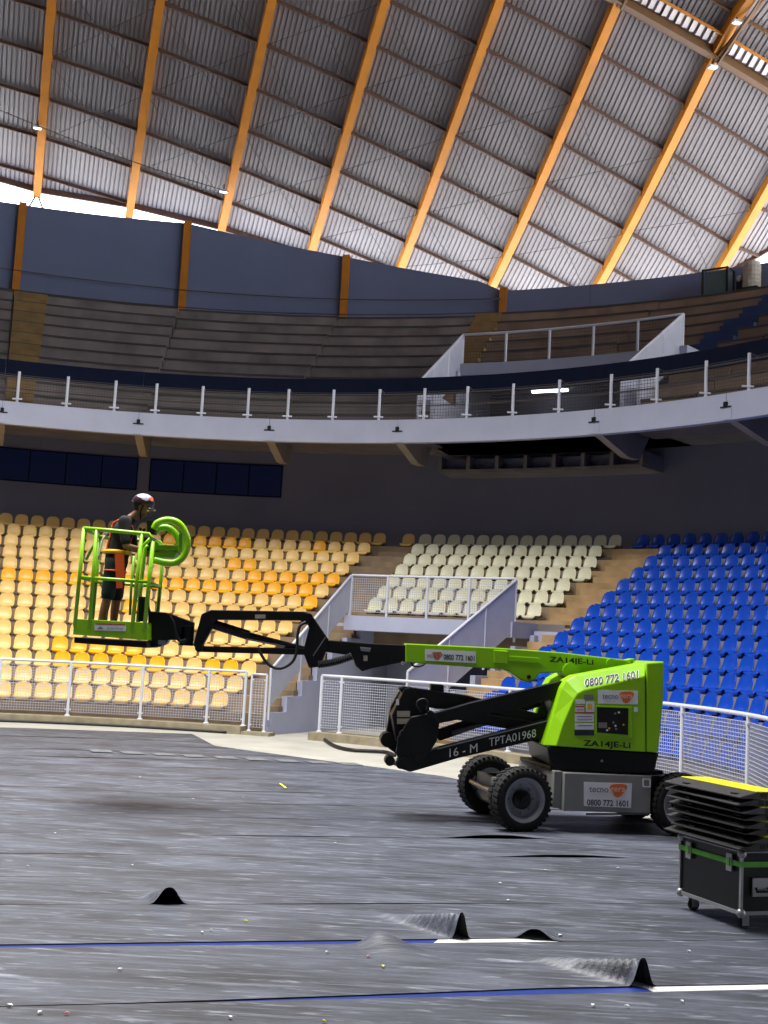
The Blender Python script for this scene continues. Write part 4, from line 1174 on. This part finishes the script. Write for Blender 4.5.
text_on('ZA14JE-Li', 571.5, 661.5, -.146, 7.2, 44, 'text_black', bo, -.065, bold=.02)
pin(611.5, 663.5, -.17, .17, .062, 'boom_end_pin', 'lime', bo)
MB().tube(sm([L(x_, y_, -.17) for x_, y_ in ((411, 662), (413, 665.5), (418, 666.5), (423, 665), (425, 663))]), .014, 6).build('hose', 'cable', bo, smooth=True)
pin(403, 663, -.17, -.1, .02, 'bolt', 'rim', bo)

# --- jib (black)
jb = lift
slab([(406, 645), (372, 643.5), (329, 640), (325, 652), (352, 655.5), (356, 666), (362, 671.5), (372, 668.5), (406, 661.5)], -.115, .115, 'fly_boom', 'black', jb, .012)
sticker(363.5, 655.5, 367.5, 661, -.12, 'safety_sticker', 'beige', jb); slab([(360, 647), (371, 648), (370, 652), (361, 651)], -.125, -.115, 'cover_plate', 'print_grey', jb, .003)
slab([(304, 611.5), (313, 616.5), (329, 640), (326, 652), (320, 667), (309, 668), (303, 652), (306, 640), (309, 628)], -.135, .135, 'jib_knuckle', 'black', jb, .014)
m = MB(); m.bar(L(325.5, 637, -.14), L(313, 656, -.14), .015, .012); m.build('wear_strip', 'print_grey', jb)
slab([(201.5, 614), (211, 609.8), (306, 611.5), (313, 617), (311, 627), (300, 620.5), (217, 619.8), (203, 645), (198.5, 652), (193, 645)], -.085, .085, 'jib_arm', 'black', jb, .012)
sticker(255, 614.5, 265.5, 618.5, -.09, 'safety_sticker', 'beige', jb)
slab([(200, 646), (306, 648.5), (306, 655), (200, 652)], -.07, .07, 'parallel_link', 'black', jb, .008)
MB().tube([L(209, 623, 0), L(249, 635.5, 0)], .06, 14).build('cylinder_barrel', 'black', jb, smooth=False)
MB().tube([L(249, 635.5, 0), L(306, 650, 0)], .04, 12).build('cylinder_rod', 'black', jb)
m = MB(); m.bar(L(246, 639, -.05), L(285, 646.5, -.05), .03, .02); m.build('rod_guard', 'print_grey', jb)
for x_, y_, r_ in ((199, 648, .05), (306, 651.5, .04), (315, 662, .05), (209, 622, .05), (309, 617, .045)): pin(x_, y_, -.16, .16, r_, 'pivot_pin', 'black', jb)
MB().tube(sm([L(x_, y_, -.17) for x_, y_ in ((306, 622), (300, 626), (297.5, 636), (297, 650), (293, 661), (284, 667.5), (275, 668), (267, 663), (261, 654), (258, 647))]), .018, 8).build('hose', 'cable', jb, smooth=True)
n_ = 30
MB().tube([L(318 + 34 * i / n_, 664.5 - 8.5 * i / n_ + 1.5 * math.sin(math.pi * i / n_), -.16) for i in range(n_ + 1)], [.038 + .012 * (i % 2) for i in range(n_ + 1)], 8).build('corrugated_hose', 'cable', jb)
# rotator between jib and basket
ro = lift
slab([(148, 611), (166, 612.5), (193, 622), (193, 626), (182, 627), (180, 640), (168, 640), (166, 644), (158, 647), (148, 648)], -.14, .14, 'mount_body', 'black', ro, .015)
MB().lathe([(.02, -.14), (.085, -.14), (.085, .14), (.02, .14)], L(187, 634, 0), (0, 0, 1), 16).build('rotator', 'black', ro)
MB().tube(sm([L(x_, y_, -.16) for x_, y_ in ((168, 614), (173, 622), (176, 634), (180, 641), (186, 640))]), .02, 8).build('hose', 'cable', ro, smooth=True)
slab([(158, 640), (166, 640.5), (166, 645), (158, 644.5)], -.15, -.14, 'plate', 'print_grey', ro, .003)

# --- basket
BN, BFv = -.62, .55
def PF(x, y, v=BN): return L(x, y, v)
zfl = L(110, 639, BN)[2]
def both(x, y):
    p = L(x, y, BN); return p, (p[0] + ndir[0] * (BFv - BN), p[1] + ndir[1] * (BFv - BN), p[2])
bk = slab([(74, 637), (146.5, 641), (147, 648), (74, 643)], BN + .02, BFv - .02, 'basket', 'black_matt', lift, .01)
kb = slab([(74, 618.6), (145.5, 622.5), (146, 640.2), (73, 634.5)], BN - .012, BN, 'toe_board', 'lime', bk, .008)
p0 = both(74, 618.6)[1]; 
slab([(74, 618.6), (145.5, 622.5), (146, 640.2), (73, 634.5)], BN, BN + .001, 'toe_board_inner', 'lime_shaded', bk, 0)
A_ = [both(74, 618.6)[1], both(145.5, 622.5)[1], both(146, 640.2)[1], both(73, 634.5)[1]]
MB().prism(A_, [(p[0] + ndir[0] * .012, p[1] + ndir[1] * .012, p[2]) for p in A_]).build('toe_board', 'lime', bk)
for xa, ya, xb, yb in ((74, 618.6, 73, 634.5), (145.5, 622.5, 146, 640.2)):
    a0_, a1_ = both(xa, ya); b0_, b1_ = both(xb, yb)
    A_ = [a0_, a1_, b1_, b0_]; MB().prism(A_, [(p[0] + tdir[0] * .012, p[1] + tdir[1] * .012, p[2]) for p in A_]).build('toe_board', 'lime', bk)
sticker(94.5, 624.5, 126, 630.5, BN - .013, 'sticker', 'sticker', bk, skew=.8)
text_on('▲ ====', 110, 627.9, BN - .018, 2.6, 26, 'print_grey', bk, -.02)
m = MB(); m.bar(L(96, 623.8, BN - .016), L(125, 624.6, BN - .016), .006, .01); m.build('sticker_stripe', 'print_red', bk)
tr_ = .024
pf = {'post': [((84, 528.3), (74.8, 626)), ((96.5, 529.5), (89.5, 627)), ((142, 533.5), (132, 630)), ((153, 541), (144.2, 630))]}
for (a, b) in pf['post']:
    MB().tube([PF(*b), PF(*a)], tr_, 8).build('post', 'lime', bk, smooth=True)
for (a, b) in [pf['post'][0], pf['post'][1], pf['post'][2], pf['post'][3]]:
    MB().tube([both(*b)[1], both(*a)[1]], tr_, 8).build('post', 'lime_shaded', bk, smooth=True)
def rail_loop(pts_near, name, r=tr_):
    near = [both(*p)[0] for p in pts_near]; farp = [both(*p)[1] for p in pts_near]
    MB().tube(near, r, 8).build(name, 'lime', bk, smooth=True)
    MB().tube(farp, r, 8).build(name, 'lime_shaded', bk, smooth=True)
    MB().tube([near[0], farp[0]], r, 8).build(name, 'lime_shaded', bk, smooth=True)
    MB().tube([near[-1], farp[-1]], r, 8).build(name, 'lime_shaded', bk, smooth=True)
rail_loop([(84, 528.3), (118, 531.2), (149, 534.2), (153.5, 541)], 'top_rail')
rail_loop([(78.8, 577), (149, 582)], 'middle_rail', .02)
for (xa, ya), (xb, yb) in (((152, 537), (140, 549)), ((140, 549), (138, 560))): MB().tube([PF(xa, ya, BN + .2), PF(xb, yb, BN + .25)], .022, 8).build('brace', 'lime', bk, smooth=True)
MB().tube([PF(148, 545, BN + .3), PF(145, 548, BN + .3), PF(141, 585, BN + .3), PF(138, 622, BN + .3)], .024, 8).build('inner_post', 'lime', bk, smooth=True)
MB().tube([PF(134, 556, BN + .3), PF(131, 590, BN + .3), PF(130, 615, BN + .3)], .016, 8).build('inner_post', 'lime_shaded', bk, smooth=True)
MB().tube([PF(86, 560, .2), PF(92, 548, .2), PF(98, 540, .2)], .018, 8).build('brace', 'lime_shaded', bk, smooth=True)
sl = slab([(139, 596), (147, 597), (146, 622), (138, 621)], BN + .15, BN + .3, 'switch_box', 'black_matt', bk, .01)
# anti-crush guard hoops over the control console
for v_, r_, mm, pts in ((-.40, .042, 'lime', [(154, 529), (157, 523.5), (165, 520.3), (174, 521), (181.5, 526), (186.5, 536), (187.3, 547), (183, 557), (175, 562.5), (165, 562.5), (154, 560)]),
                        (.18, .042, 'lime_shaded', [(155, 532), (159, 528.5), (166, 527.5), (172, 530), (177, 536), (179.5, 545), (178, 554), (173, 558.5), (164, 559.5), (154, 558)])):
    MB().tube(sm([L(x_, y_, v_) for x_, y_ in pts]), r_, 10).build('guard_hoop', mm, bk, smooth=True)
slab([(179, 533), (182, 533), (182, 552), (178, 552)], -.40, .18, 'hoop_plate', 'lime_shaded', bk, .01)
slab([(153, 544.5), (178, 545), (178, 550), (153, 550)], -.36, .1, 'hoop_panel', 'lime_shaded', bk, .008)
slab([(153, 552), (177, 552.5), (174, 558), (153, 557)], -.30, .1, 'hoop_panel', 'lime_shaded', bk, .008)
co_ = slab([(140, 536), (155, 538), (153, 552), (139, 549)], -.3, .3, 'control_console', 'black', bk, .01)
slab([(146.5, 519.5), (155, 520), (155, 534), (147, 533)], -.08, .1, 'console_head', 'black_matt', bk, .008)
for x_, h_ in ((140.5, 8), (144, 7)):
    MB().tube([L(x_, 537, -.1), L(x_, 537 - h_, -.1)], .012, 8).build('joystick', 'black_matt', bk)
    m = MB(); m.ball(L(x_, 537 - h_ - .6, -.1), .02, 8, 6); m.build('joystick_knob', 'black_matt', bk, smooth=True)
MB().tube(sm([L(x_, y_, -.4) for x_, y_ in ((150, 560), (149, 585), (148, 605), (150, 613))]), .018, 8).build('hose', 'cable', bk, smooth=True)

# ================================================================== PERSON IN THE BASKET
per = thing('person', 'person in black T-shirt, dark shorts, orange harness and helmet standing in the lift basket', 'person')
VP = .02
def B(x, y, v=VP):
    p = L(x, y, v); return Vector((p[0] + LO[0], p[1] + LO[1], p[2]))
def capsule(m, p, r0, q, r1, n=12):
    p = Vector(p); q = Vector(q); m.ball(p, r0, n, 8); m.ball(q, r1, n, 8)
    m.tube([p, q], [r0, r1], n)
def remeshed(m, name, mm, parent, vox, smooth_it=8):
    me = m.mesh('tmp', None); o = bpy.data.objects.new('tmp', me); sc.collection.objects.link(o)
    r = o.modifiers.new('r', 'REMESH'); r.mode = 'VOXEL'; r.voxel_size = vox
    s_ = o.modifiers.new('s', 'SMOOTH'); s_.factor = .5; s_.iterations = smooth_it
    bpy.context.view_layer.update()
    me2 = bpy.data.meshes.new_from_object(o.evaluated_get(bpy.context.evaluated_depsgraph_get()))
    bpy.data.objects.remove(o)
    me2.materials.clear(); me2.materials.append(MT[mm]); me2.name = name
    me2.polygons.foreach_set('use_smooth', [True] * len(me2.polygons))
    return link(name, me2, parent)
zF = zfl + .0
fl = L(106, 638, VP)[2]
# skeleton (s along the boom, facing right = +t)
tv = Vector((tdir[0], tdir[1], 0)); nv = Vector((ndir[0], ndir[1], 0)); zv = Vector((0, 0, 1))
base = B(106, 638); base.z = max(fl, L(106, 637, BN)[2] + .0)
def J(s, v, z): return base + tv * s + nv * v + zv * z
hip = J(.055, 0, .93)
hl, hr = J(.06, .10, .90), J(.04, -.10, .90)
kl, kr = J(.07, .12, .49), J(.0, -.11, .49)
al, ar_ = J(.05, .13, .09), J(-.07, -.12, .09)
chest = J(.115, 0, 1.28); neck0 = J(.19, 0, 1.46); 
sl_, sr = J(.15, .19, 1.40), J(.14, -.19, 1.40)
el, er = J(.22, .25, 1.10), J(.19, -.25, 1.10)
hdl, hdr = J(.43, .16, 1.06), J(.43, -.14, 1.06)
head = J(.31, 0, 1.605)
body = MB()
for h_, k_, a_ in ((hl, kl, al), (hr, kr, ar_)):
    capsule(body, h_, .085, k_, .056); capsule(body, k_, .055, k_.lerp(a_, .35), .057); capsule(body, k_.lerp(a_, .35), .057, a_, .036)
    capsule(body, a_ + Vector((0, 0, -.045)), .036, a_ + tv * .15 + Vector((0, 0, -.055)), .03)
body.ball(hip, .13, 14, 10, scale=(.95, 1.2, .9)); capsule(body, hip, .125, chest, .13); body.ball(chest, .14, 14, 10, scale=(.95, 1.25, 1.1))
capsule(body, sl_, .06, sr, .06); capsule(body, chest, .1, neck0, .058); capsule(body, neck0, .054, head - tv * .03 - zv * .06, .05)
for s_, e_, h_ in ((sl_, el, hdl), (sr, er, hdr)):
    capsule(body, s_, .054, e_, .041); capsule(body, e_, .041, h_, .027)
    d_ = (h_ - e_).normalized(); up_ = Vector((0, 0, 1)); side = d_.cross(up_).normalized()
    palm = h_ + d_ * .05; capsule(body, h_, .027, palm, .03)
    for f_ in range(4):
        b0 = palm + d_ * .02 + side * (.014 * (f_ - 1.5)); ln = (.036, .042, .039, .03)[f_]
        k1 = b0 + d_ * ln - up_ * .012; k2 = k1 + d_ * .016 - up_ * .03
        capsule(body, b0, .0095, k1, .009, 8); capsule(body, k1, .009, k2, .008, 8)
    sgn = -1 if e_ is el else 1
    th0 = h_ + d_ * .025 + nv * sgn * -.0 + up_ * .012; capsule(body, th0, .011, th0 + d_ * .035 + up_ * .018 + side * .022, .009, 8)
# head, tilted forward and down
tilt = Matrix.Rotation(.42, 3, nv)
def HD(f, s, u): return head + tilt @ (tv * f + nv * s + zv * u)
body.ball(HD(0, 0, .02), .1, 16, 12, scale=(1.0, .78, 1.12)); body.ball(HD(.03, 0, -.055), .075, 14, 10, scale=(.9, .75, .85))
body.ball(HD(.055, 0, -.105), .03, 10, 8, scale=(1.1, 1.1, .8))                          # chin
capsule(body, HD(.093, 0, .0), .011, HD(.118, 0, -.035), .016, 10)                         # nose
capsule(body, HD(.088, -.03, .012), .012, HD(.088, .03, .012), .012, 8)                    # brow
capsule(body, HD(.092, -.02, -.068), .010, HD(.092, .02, -.068), .010, 8)                  # lips
for s_ in (-1, 1): body.ball(HD(-.005, s_ * .08, -.015), .03, 10, 8, scale=(.7, .35, 1.1)) # ears
remeshed(body, 'body', 'skin', per, .0085, 5)
for s_ in (-1, 1):
    m = MB(); m.ball(HD(.088, s_ * .032, -.006), .011, 8, 6); m.build('eye', 'text_white', per, smooth=True)
m = MB(); m.tube([HD(.1, -.022, -.069), HD(.104, 0, -.067), HD(.1, .022, -.069)], .004, 6); m.build('mouth', 'print_red', per, smooth=True)
# short dark hair under the helmet
m = MB(); m.ball(HD(-.022, 0, .015), .1, 16, 12, scale=(.93, .82, 1.0)); remeshed(m, 'hair', 'shoe', per, .012, 3)
# shirt
sh = MB(); capsule(sh, hip + zv * .05, .145, chest, .152); sh.ball(chest, .158, 14, 10, scale=(.97, 1.22, 1.08)); sh.ball(hip + zv * .06, .145, 14, 10, scale=(.95, 1.18, .8))
capsule(sh, sl_, .075, sr, .075); capsule(sh, chest, .11, neck0 - zv * .03 - tv * .012, .075)
for s_, e_ in ((sl_, el), (sr, er)): capsule(sh, s_, .076, s_.lerp(e_, .82), .062)
remeshed(sh, 't_shirt', 'shirt', per, .011, 6)
st_ = MB(); capsule(st_, hip - zv * .02, .145, hip + zv * .05, .14); st_.ball(hip, .145, 14, 10, scale=(1, 1.18, .9))
for h_, k_ in ((hl, kl), (hr, kr)): capsule(st_, h_, .108, h_.lerp(k_, .93), .088)
remeshed(st_, 'shorts', 'shorts', per, .011, 6)
for a_ in (al, ar_):
    m = MB(); capsule(m, a_ + Vector((0, 0, -.035)), .05, a_ + tv * .17 + Vector((0, 0, -.05)), .042); m.ball(a_ + tv * .06 - zv * .06, .05, 10, 8, scale=(2.4, 1, .62)); remeshed(m, 'shoe', 'shoe', per, .012, 4)
# helmet with brim and strap
he = MB(); he.ball(HD(-.008, 0, .055), .128, 20, 14, scale=(1.1, .9, .92))
ho = remeshed(he, 'helmet', 'helmet_d', per, .010, 3)
bmh = bmesh.new(); bmh.from_mesh(ho.data)
kill = [v for v in bmh.verts if (tilt.transposed() @ (v.co - head)).z < .035 - .25 * max(0, -(tilt.transposed() @ (v.co - head)).dot(tv))]
bmesh.ops.delete(bmh, geom=kill, context='VERTS'); bmh.to_mesh(ho.data); bmh.free()
sd = ho.modifiers.new('solid', 'SOLIDIFY'); sd.thickness = .012
ho.data.materials.append(MT['helmet_w']); ho.data.materials.append(MT['harness'])
for p_ in ho.data.polygons:
    c_ = tilt.transposed() @ (Vector(p_.center) - head); f_ = c_.dot(tv); u_ = c_.z
    if f_ < .045 and u_ > .085 + .35 * (f_ if f_ > 0 else f_ * -.3): p_.material_index = 1
    elif .05 < f_ < .085 and u_ > .12: p_.material_index = 2
m = MB(); m.tube([HD(.02, -.085, .03), HD(.03, -.08, -.06), HD(.06, -.03, -.135), HD(.06, .03, -.135), HD(.03, .08, -.06), HD(.02, .085, .03)], .008, 6); m.build('chin_strap', 'black_matt', per, smooth=True)
m = MB(); m.tube([HD(.06, s_, .042 - 2.2 * s_ * s_) + tilt @ (tv * (.105 - 6.5 * s_ * s_)) for s_ in np.linspace(-.1, .1, 9)], .012, 6); m.build('helmet_peak', 'helmet_d', per, smooth=True)
# harness: waist belt, shoulder straps, thigh webbing, lanyard
def ring(c, ra, rb, ax_up, zoff=0., n=20):
    return [c + tv * math.cos(2 * math.pi * i / n) * ra + nv * math.sin(2 * math.pi * i / n) * rb + zv * zoff for i in range(n)]
m = MB(); m.tube([p + zv * -.0 for p in ring(hip + zv * .10, .155, .185, None)], .026, 8, closed=True); m.build('waist_belt', 'harness_y', per, smooth=True)
for s_ in (-1, 1):
    m = MB(); m.tube([hip + nv * .08 * s_ - tv * .125 + zv * .10, chest + nv * .08 * s_ - tv * .145 - zv * .06, chest + nv * .09 * s_ - tv * .12 + zv * .10, chest + nv * .09 * s_ - tv * .03 + zv * .165, chest + nv * .09 * s_ + tv * .07 + zv * .13, chest + nv * .08 * s_ + tv * .135 + zv * .02, hip + nv * .08 * s_ + tv * .13 + zv * .1], .012, 6); m.build('shoulder_strap', 'harness', per, smooth=True)
    th_ = (hl if s_ > 0 else hr) - zv * .1
    m = MB(); m.tube(ring(th_, .106, .106, None), .012, 6, closed=True); m.build('thigh_strap', 'harness', per, smooth=True)
m = MB()
A_ = hip + tv * .04 - nv * .20 + zv * .08
m.bar(A_, A_ + tv * .05 - nv * .0 - zv * .42, .012, .075, up=tuple(tv)); m.bar(A_ + tv * .05 - zv * .0, A_ + tv * .08 - nv * .01 - zv * .30, .012, .05, up=tuple(tv)); m.build('hanging_webbing', 'harness', per)
m = MB(); m.tube([chest - tv * .19 + zv * .0, chest - tv * .24 - zv * .1 - nv * .05, chest - tv * .26 - zv * .3 - nv * .1, hip - tv * .2 - nv * .12], .011, 6); m.build('lanyard', 'beige', per, smooth=True)
m = MB(); m.ball(chest - tv * .2 - zv * .03, .04, 10, 8, scale=(.8, 1.2, 1)); m.build('lanyard_shackle', 'alu', per, smooth=True)
m = MB(); m.tube([hip + tv * .17 - nv * .08 + zv * .08, hip + tv * .27 - nv * .1 - zv * .06, hip + tv * .3 - nv * .12 + zv * .05, J(.44, -.2, 1.0)], .009, 6); m.build('lanyard', 'alu', per, smooth=True)

# ================================================================== FLIGHT CASE AND CABLE RAMPS
NC = Vector((2.885, 9.745)); dd = Vector((-.34, .94)).normalized(); rr_ = Vector((dd.y, -dd.x))
cang = math.atan2(rr_.y, rr_.x)
case = thing('flight_case', 'black flight case with aluminium edges and a green strap on castors', 'flight case', (NC.x, NC.y, 0), cang)
CL, CD, CB, CT = 1.15, .83, .125, .592
bdy = MB().box(.012, CL - .012, .012, CD - .012, CB + .012, CT - .012).build('body', 'case', case)
lidz = .50
for x_ in (0, CL):
    for y_ in (0, CD):
        MB().box(x_ - .014 if x_ else -.004, x_ + .004 if x_ else .018, y_ - .014 if y_ else -.004, y_ + .004 if y_ else .018, CB, CT).build('edge_extrusion', 'alu', case)
for z_ in (CB, CT):
    for y_ in (0, CD):
        MB().box(0, CL, y_ - .016 if y_ else -.005, y_ + .005 if y_ else .02, z_ - .004, z_ + .022 if z_ == CB else z_ + .004).build('edge_extrusion', 'alu', case)
    for x_ in (0, CL):
        MB().box(x_ - .016 if x_ else -.005, x_ + .005 if x_ else .02, 0, CD, z_ - .004, z_ + .022 if z_ == CB else z_ + .004).build('edge_extrusion', 'alu', case)
for x_ in (0, CL):
    for y_ in (0, CD):
        for z_ in (CB + .01, CT - .01):
            m = MB(); m.ball((x_ + (.01 if not x_ else -.01), y_ + (.01 if not y_ else -.01), z_), .036, 10, 8); m.build('ball_corner', 'alu', case, smooth=True)
m = MB(); m.box(-.008, CL + .008, -.008, CD + .008, lidz - .02, lidz + .02); m.build('strap', 'strap', case)
for y_ in (.14, CD - .14):
    lt = MB().box(-.016, -.004, y_ - .035, y_ + .035, lidz - .07, lidz + .06).build('latch', 'alu', case)
    MB().box(-.024, -.014, y_ - .018, y_ + .018, lidz - .03, lidz + .03).build('latch_lever', 'strap', lt)
hd = MB().box(.10, .26, -.01, .0, .26, .40).build('handle_dish', 'alu', case)
MB().tube([(.125, -.02, .33), (.125, -.03, .30), (.235, -.03, .30), (.235, -.02, .33)], .009, 6).build('handle', 'black_matt', hd)
for z_ in (.27, .385): MB().box(.105, .255, -.016, -.009, z_, z_ + .008).build('dish_rim', 'alu', hd)
for x_ in (.09, CL - .09):
    for y_ in (.08, CD - .08):
        c_ = MB().box(-.03, .03, -.028, -.022, .03, CB - .01).box(-.03, .03, .022, .028, .03, CB - .01).box(-.03, .03, -.028, .028, CB - .02, CB - .01).build('castor', 'alu', case); c_.location = (x_, y_, 0)
        MB().box(-.05, .05, -.045, .045, CB - .012, CB).build('mount_plate', 'alu', c_)
        MB().lathe([(.012, -.018), (.045, -.018), (.048, 0), (.045, .018), (.012, .018)], (0, 0, .048), (0, 1, 0), 18).build('wheel', 'tyre', c_)
# stack of hinged cable ramps, long axis running away from the camera
rn = random.Random(11)
def ramp_thing(i, loc, rz, label):
    t = thing('cable_ramp', label, 'cable ramp', loc, rz, group='cable ramps stacked on the flight case')
    Ln, Wd, Hh = 1.04, .58, .055
    prof = [(0, 0), (Wd, 0), (Wd, .012), (Wd - .15, Hh - .006), (.15, Hh - .006), (0, .012)]
    m = MB(); m.prism([(x_, 0, z_) for x_, z_ in prof], [(x_, Ln, z_) for x_, z_ in prof]); bevel(m.build('body', 'ramp', t), .004)
    m = MB(); m.box(.155, Wd - .155, .012, Ln - .012, Hh - .006, Hh); bevel(m.build('lid', 'ramp_y', t), .003)
    for k in range(3): MB().box(.19 + .065 * k, .235 + .065 * k, -.002, .02, .008, .042).build('cable_channel', 'black_matt', t)
    for y_ in (.1, .75):
        MB().box(.03, .13, y_, y_ + .07, .012, .03).build('grip_pad', 'black_matt', t)
    MB().box(.17, .25, Ln, Ln + .045, .0, .03).build('connector_tongue', 'ramp', t)
    return t
offs = [(-.01, .02), (.02, -.05), (.06, .03), (-.01, -.03), (.02, .0), (-.03, -.06), (-.06, -.01), (-.04, -.02)]
labs = ['lowest', 'second lowest', 'third lowest', 'fourth from the bottom', 'fourth from the top', 'third highest', 'second highest', 'topmost']
for i in range(8):
    ox, oy = offs[i]
    P = Vector((NC.x, NC.y)) + rr_ * (-.07 + ox) + dd * (-.1 + oy)
    ramp_thing(i, (P.x, P.y, CT + .028 + .056 * i), cang + rn.uniform(-.05, .05), f'black and yellow cable ramp, {labs[i]} in the stack on the flight case')

# ================================================================== FLOOR CLUTTER
MB().tube(sm([tuple(ground(x_, y_, .03)) for x_, y_ in ((322, 737), (328, 742), (338, 747), (352, 750), (368, 751), (385, 752), (395, 755))]), .035, 8).build('hose', 'cable', None, smooth=True, label='thick black hose lying at the foot of the kerb behind the boom lift', cat='hose')
MB().tube([(pol(10.28, a, .02)) for a in np.linspace(-20, 13, 30)], .03, 6).build('hose', 'cable', None, smooth=True, label='black cable lying along the kerb below the cream seats', cat='hose')
pos = [(10, 1005, 'paper'), (40, 1012, 'paper'), (67, 1013, 'paper_r'), (246, 921, 'paper_y'), (202, 932, 'paper'), (211, 930, 'paper'), (368, 956, 'paper_r'), (383, 966, 'paper_y'), (327, 952, 'paper'), (120, 969, 'paper'), (508, 900, 'paper'), (560, 935, 'paper'), (618, 868, 'paper'), (689, 951, 'paper'), (627, 1006, 'paper'), (593, 1005, 'paper'), (682, 1001, 'paper'), (324, 1021, 'paper_y'), (230, 1017, 'paper'), (545, 870, 'paper'), (132, 865, 'paper'), (243, 797, 'paper'), (193, 799, 'paper'), (335, 843, 'paper'), (55, 833, 'paper'), (140, 777, 'paper'), (500, 883, 'paper'), (28, 866, 'paper')]
rn = random.Random(2)
pos.sort()
cnt_ = {}
for x_, y_, mm in pos:
    cnt_[mm] = cnt_.get(mm, 0) + 1
    P = ground(x_, y_, .016); s_ = rn.uniform(.011, .021)
    if mm != 'paper': s_ *= .9
    col = {'paper': 'white', 'paper_y': 'yellow', 'paper_r': 'pink'}[mm]
    m = MB(); a_ = rn.random() * 6
    q = [(math.cos(a_ + t_) * s_ * r_, math.sin(a_ + t_) * s_ * r_, 0) for t_, r_ in ((0, 1.2), (1.7, .6), (3.2, 1.1), (4.6, .7))]
    m.prism(q, [(x2, y2, .003 + .004 * (i_ % 2)) for i_, (x2, y2, z2) in enumerate(q)])
    o = m.build('paper_scrap', mm, None, label=f'small {col} paper scrap on the flooring, {ORD[cnt_[mm]]} {col} one from the left', cat='scrap', group=f'{col} paper scraps on the floor'); o.location = P
P = ground(280, 783.5, .02); Q = ground(286, 788, .02)
m = MB(); m.bar((0, 0, 0), tuple(Vector(Q - P)), .03, .004); o = m.build('tape_strip', 'paper_y', None, label='short yellow tape strip stuck on the black flooring', cat='tape'); o.location = P
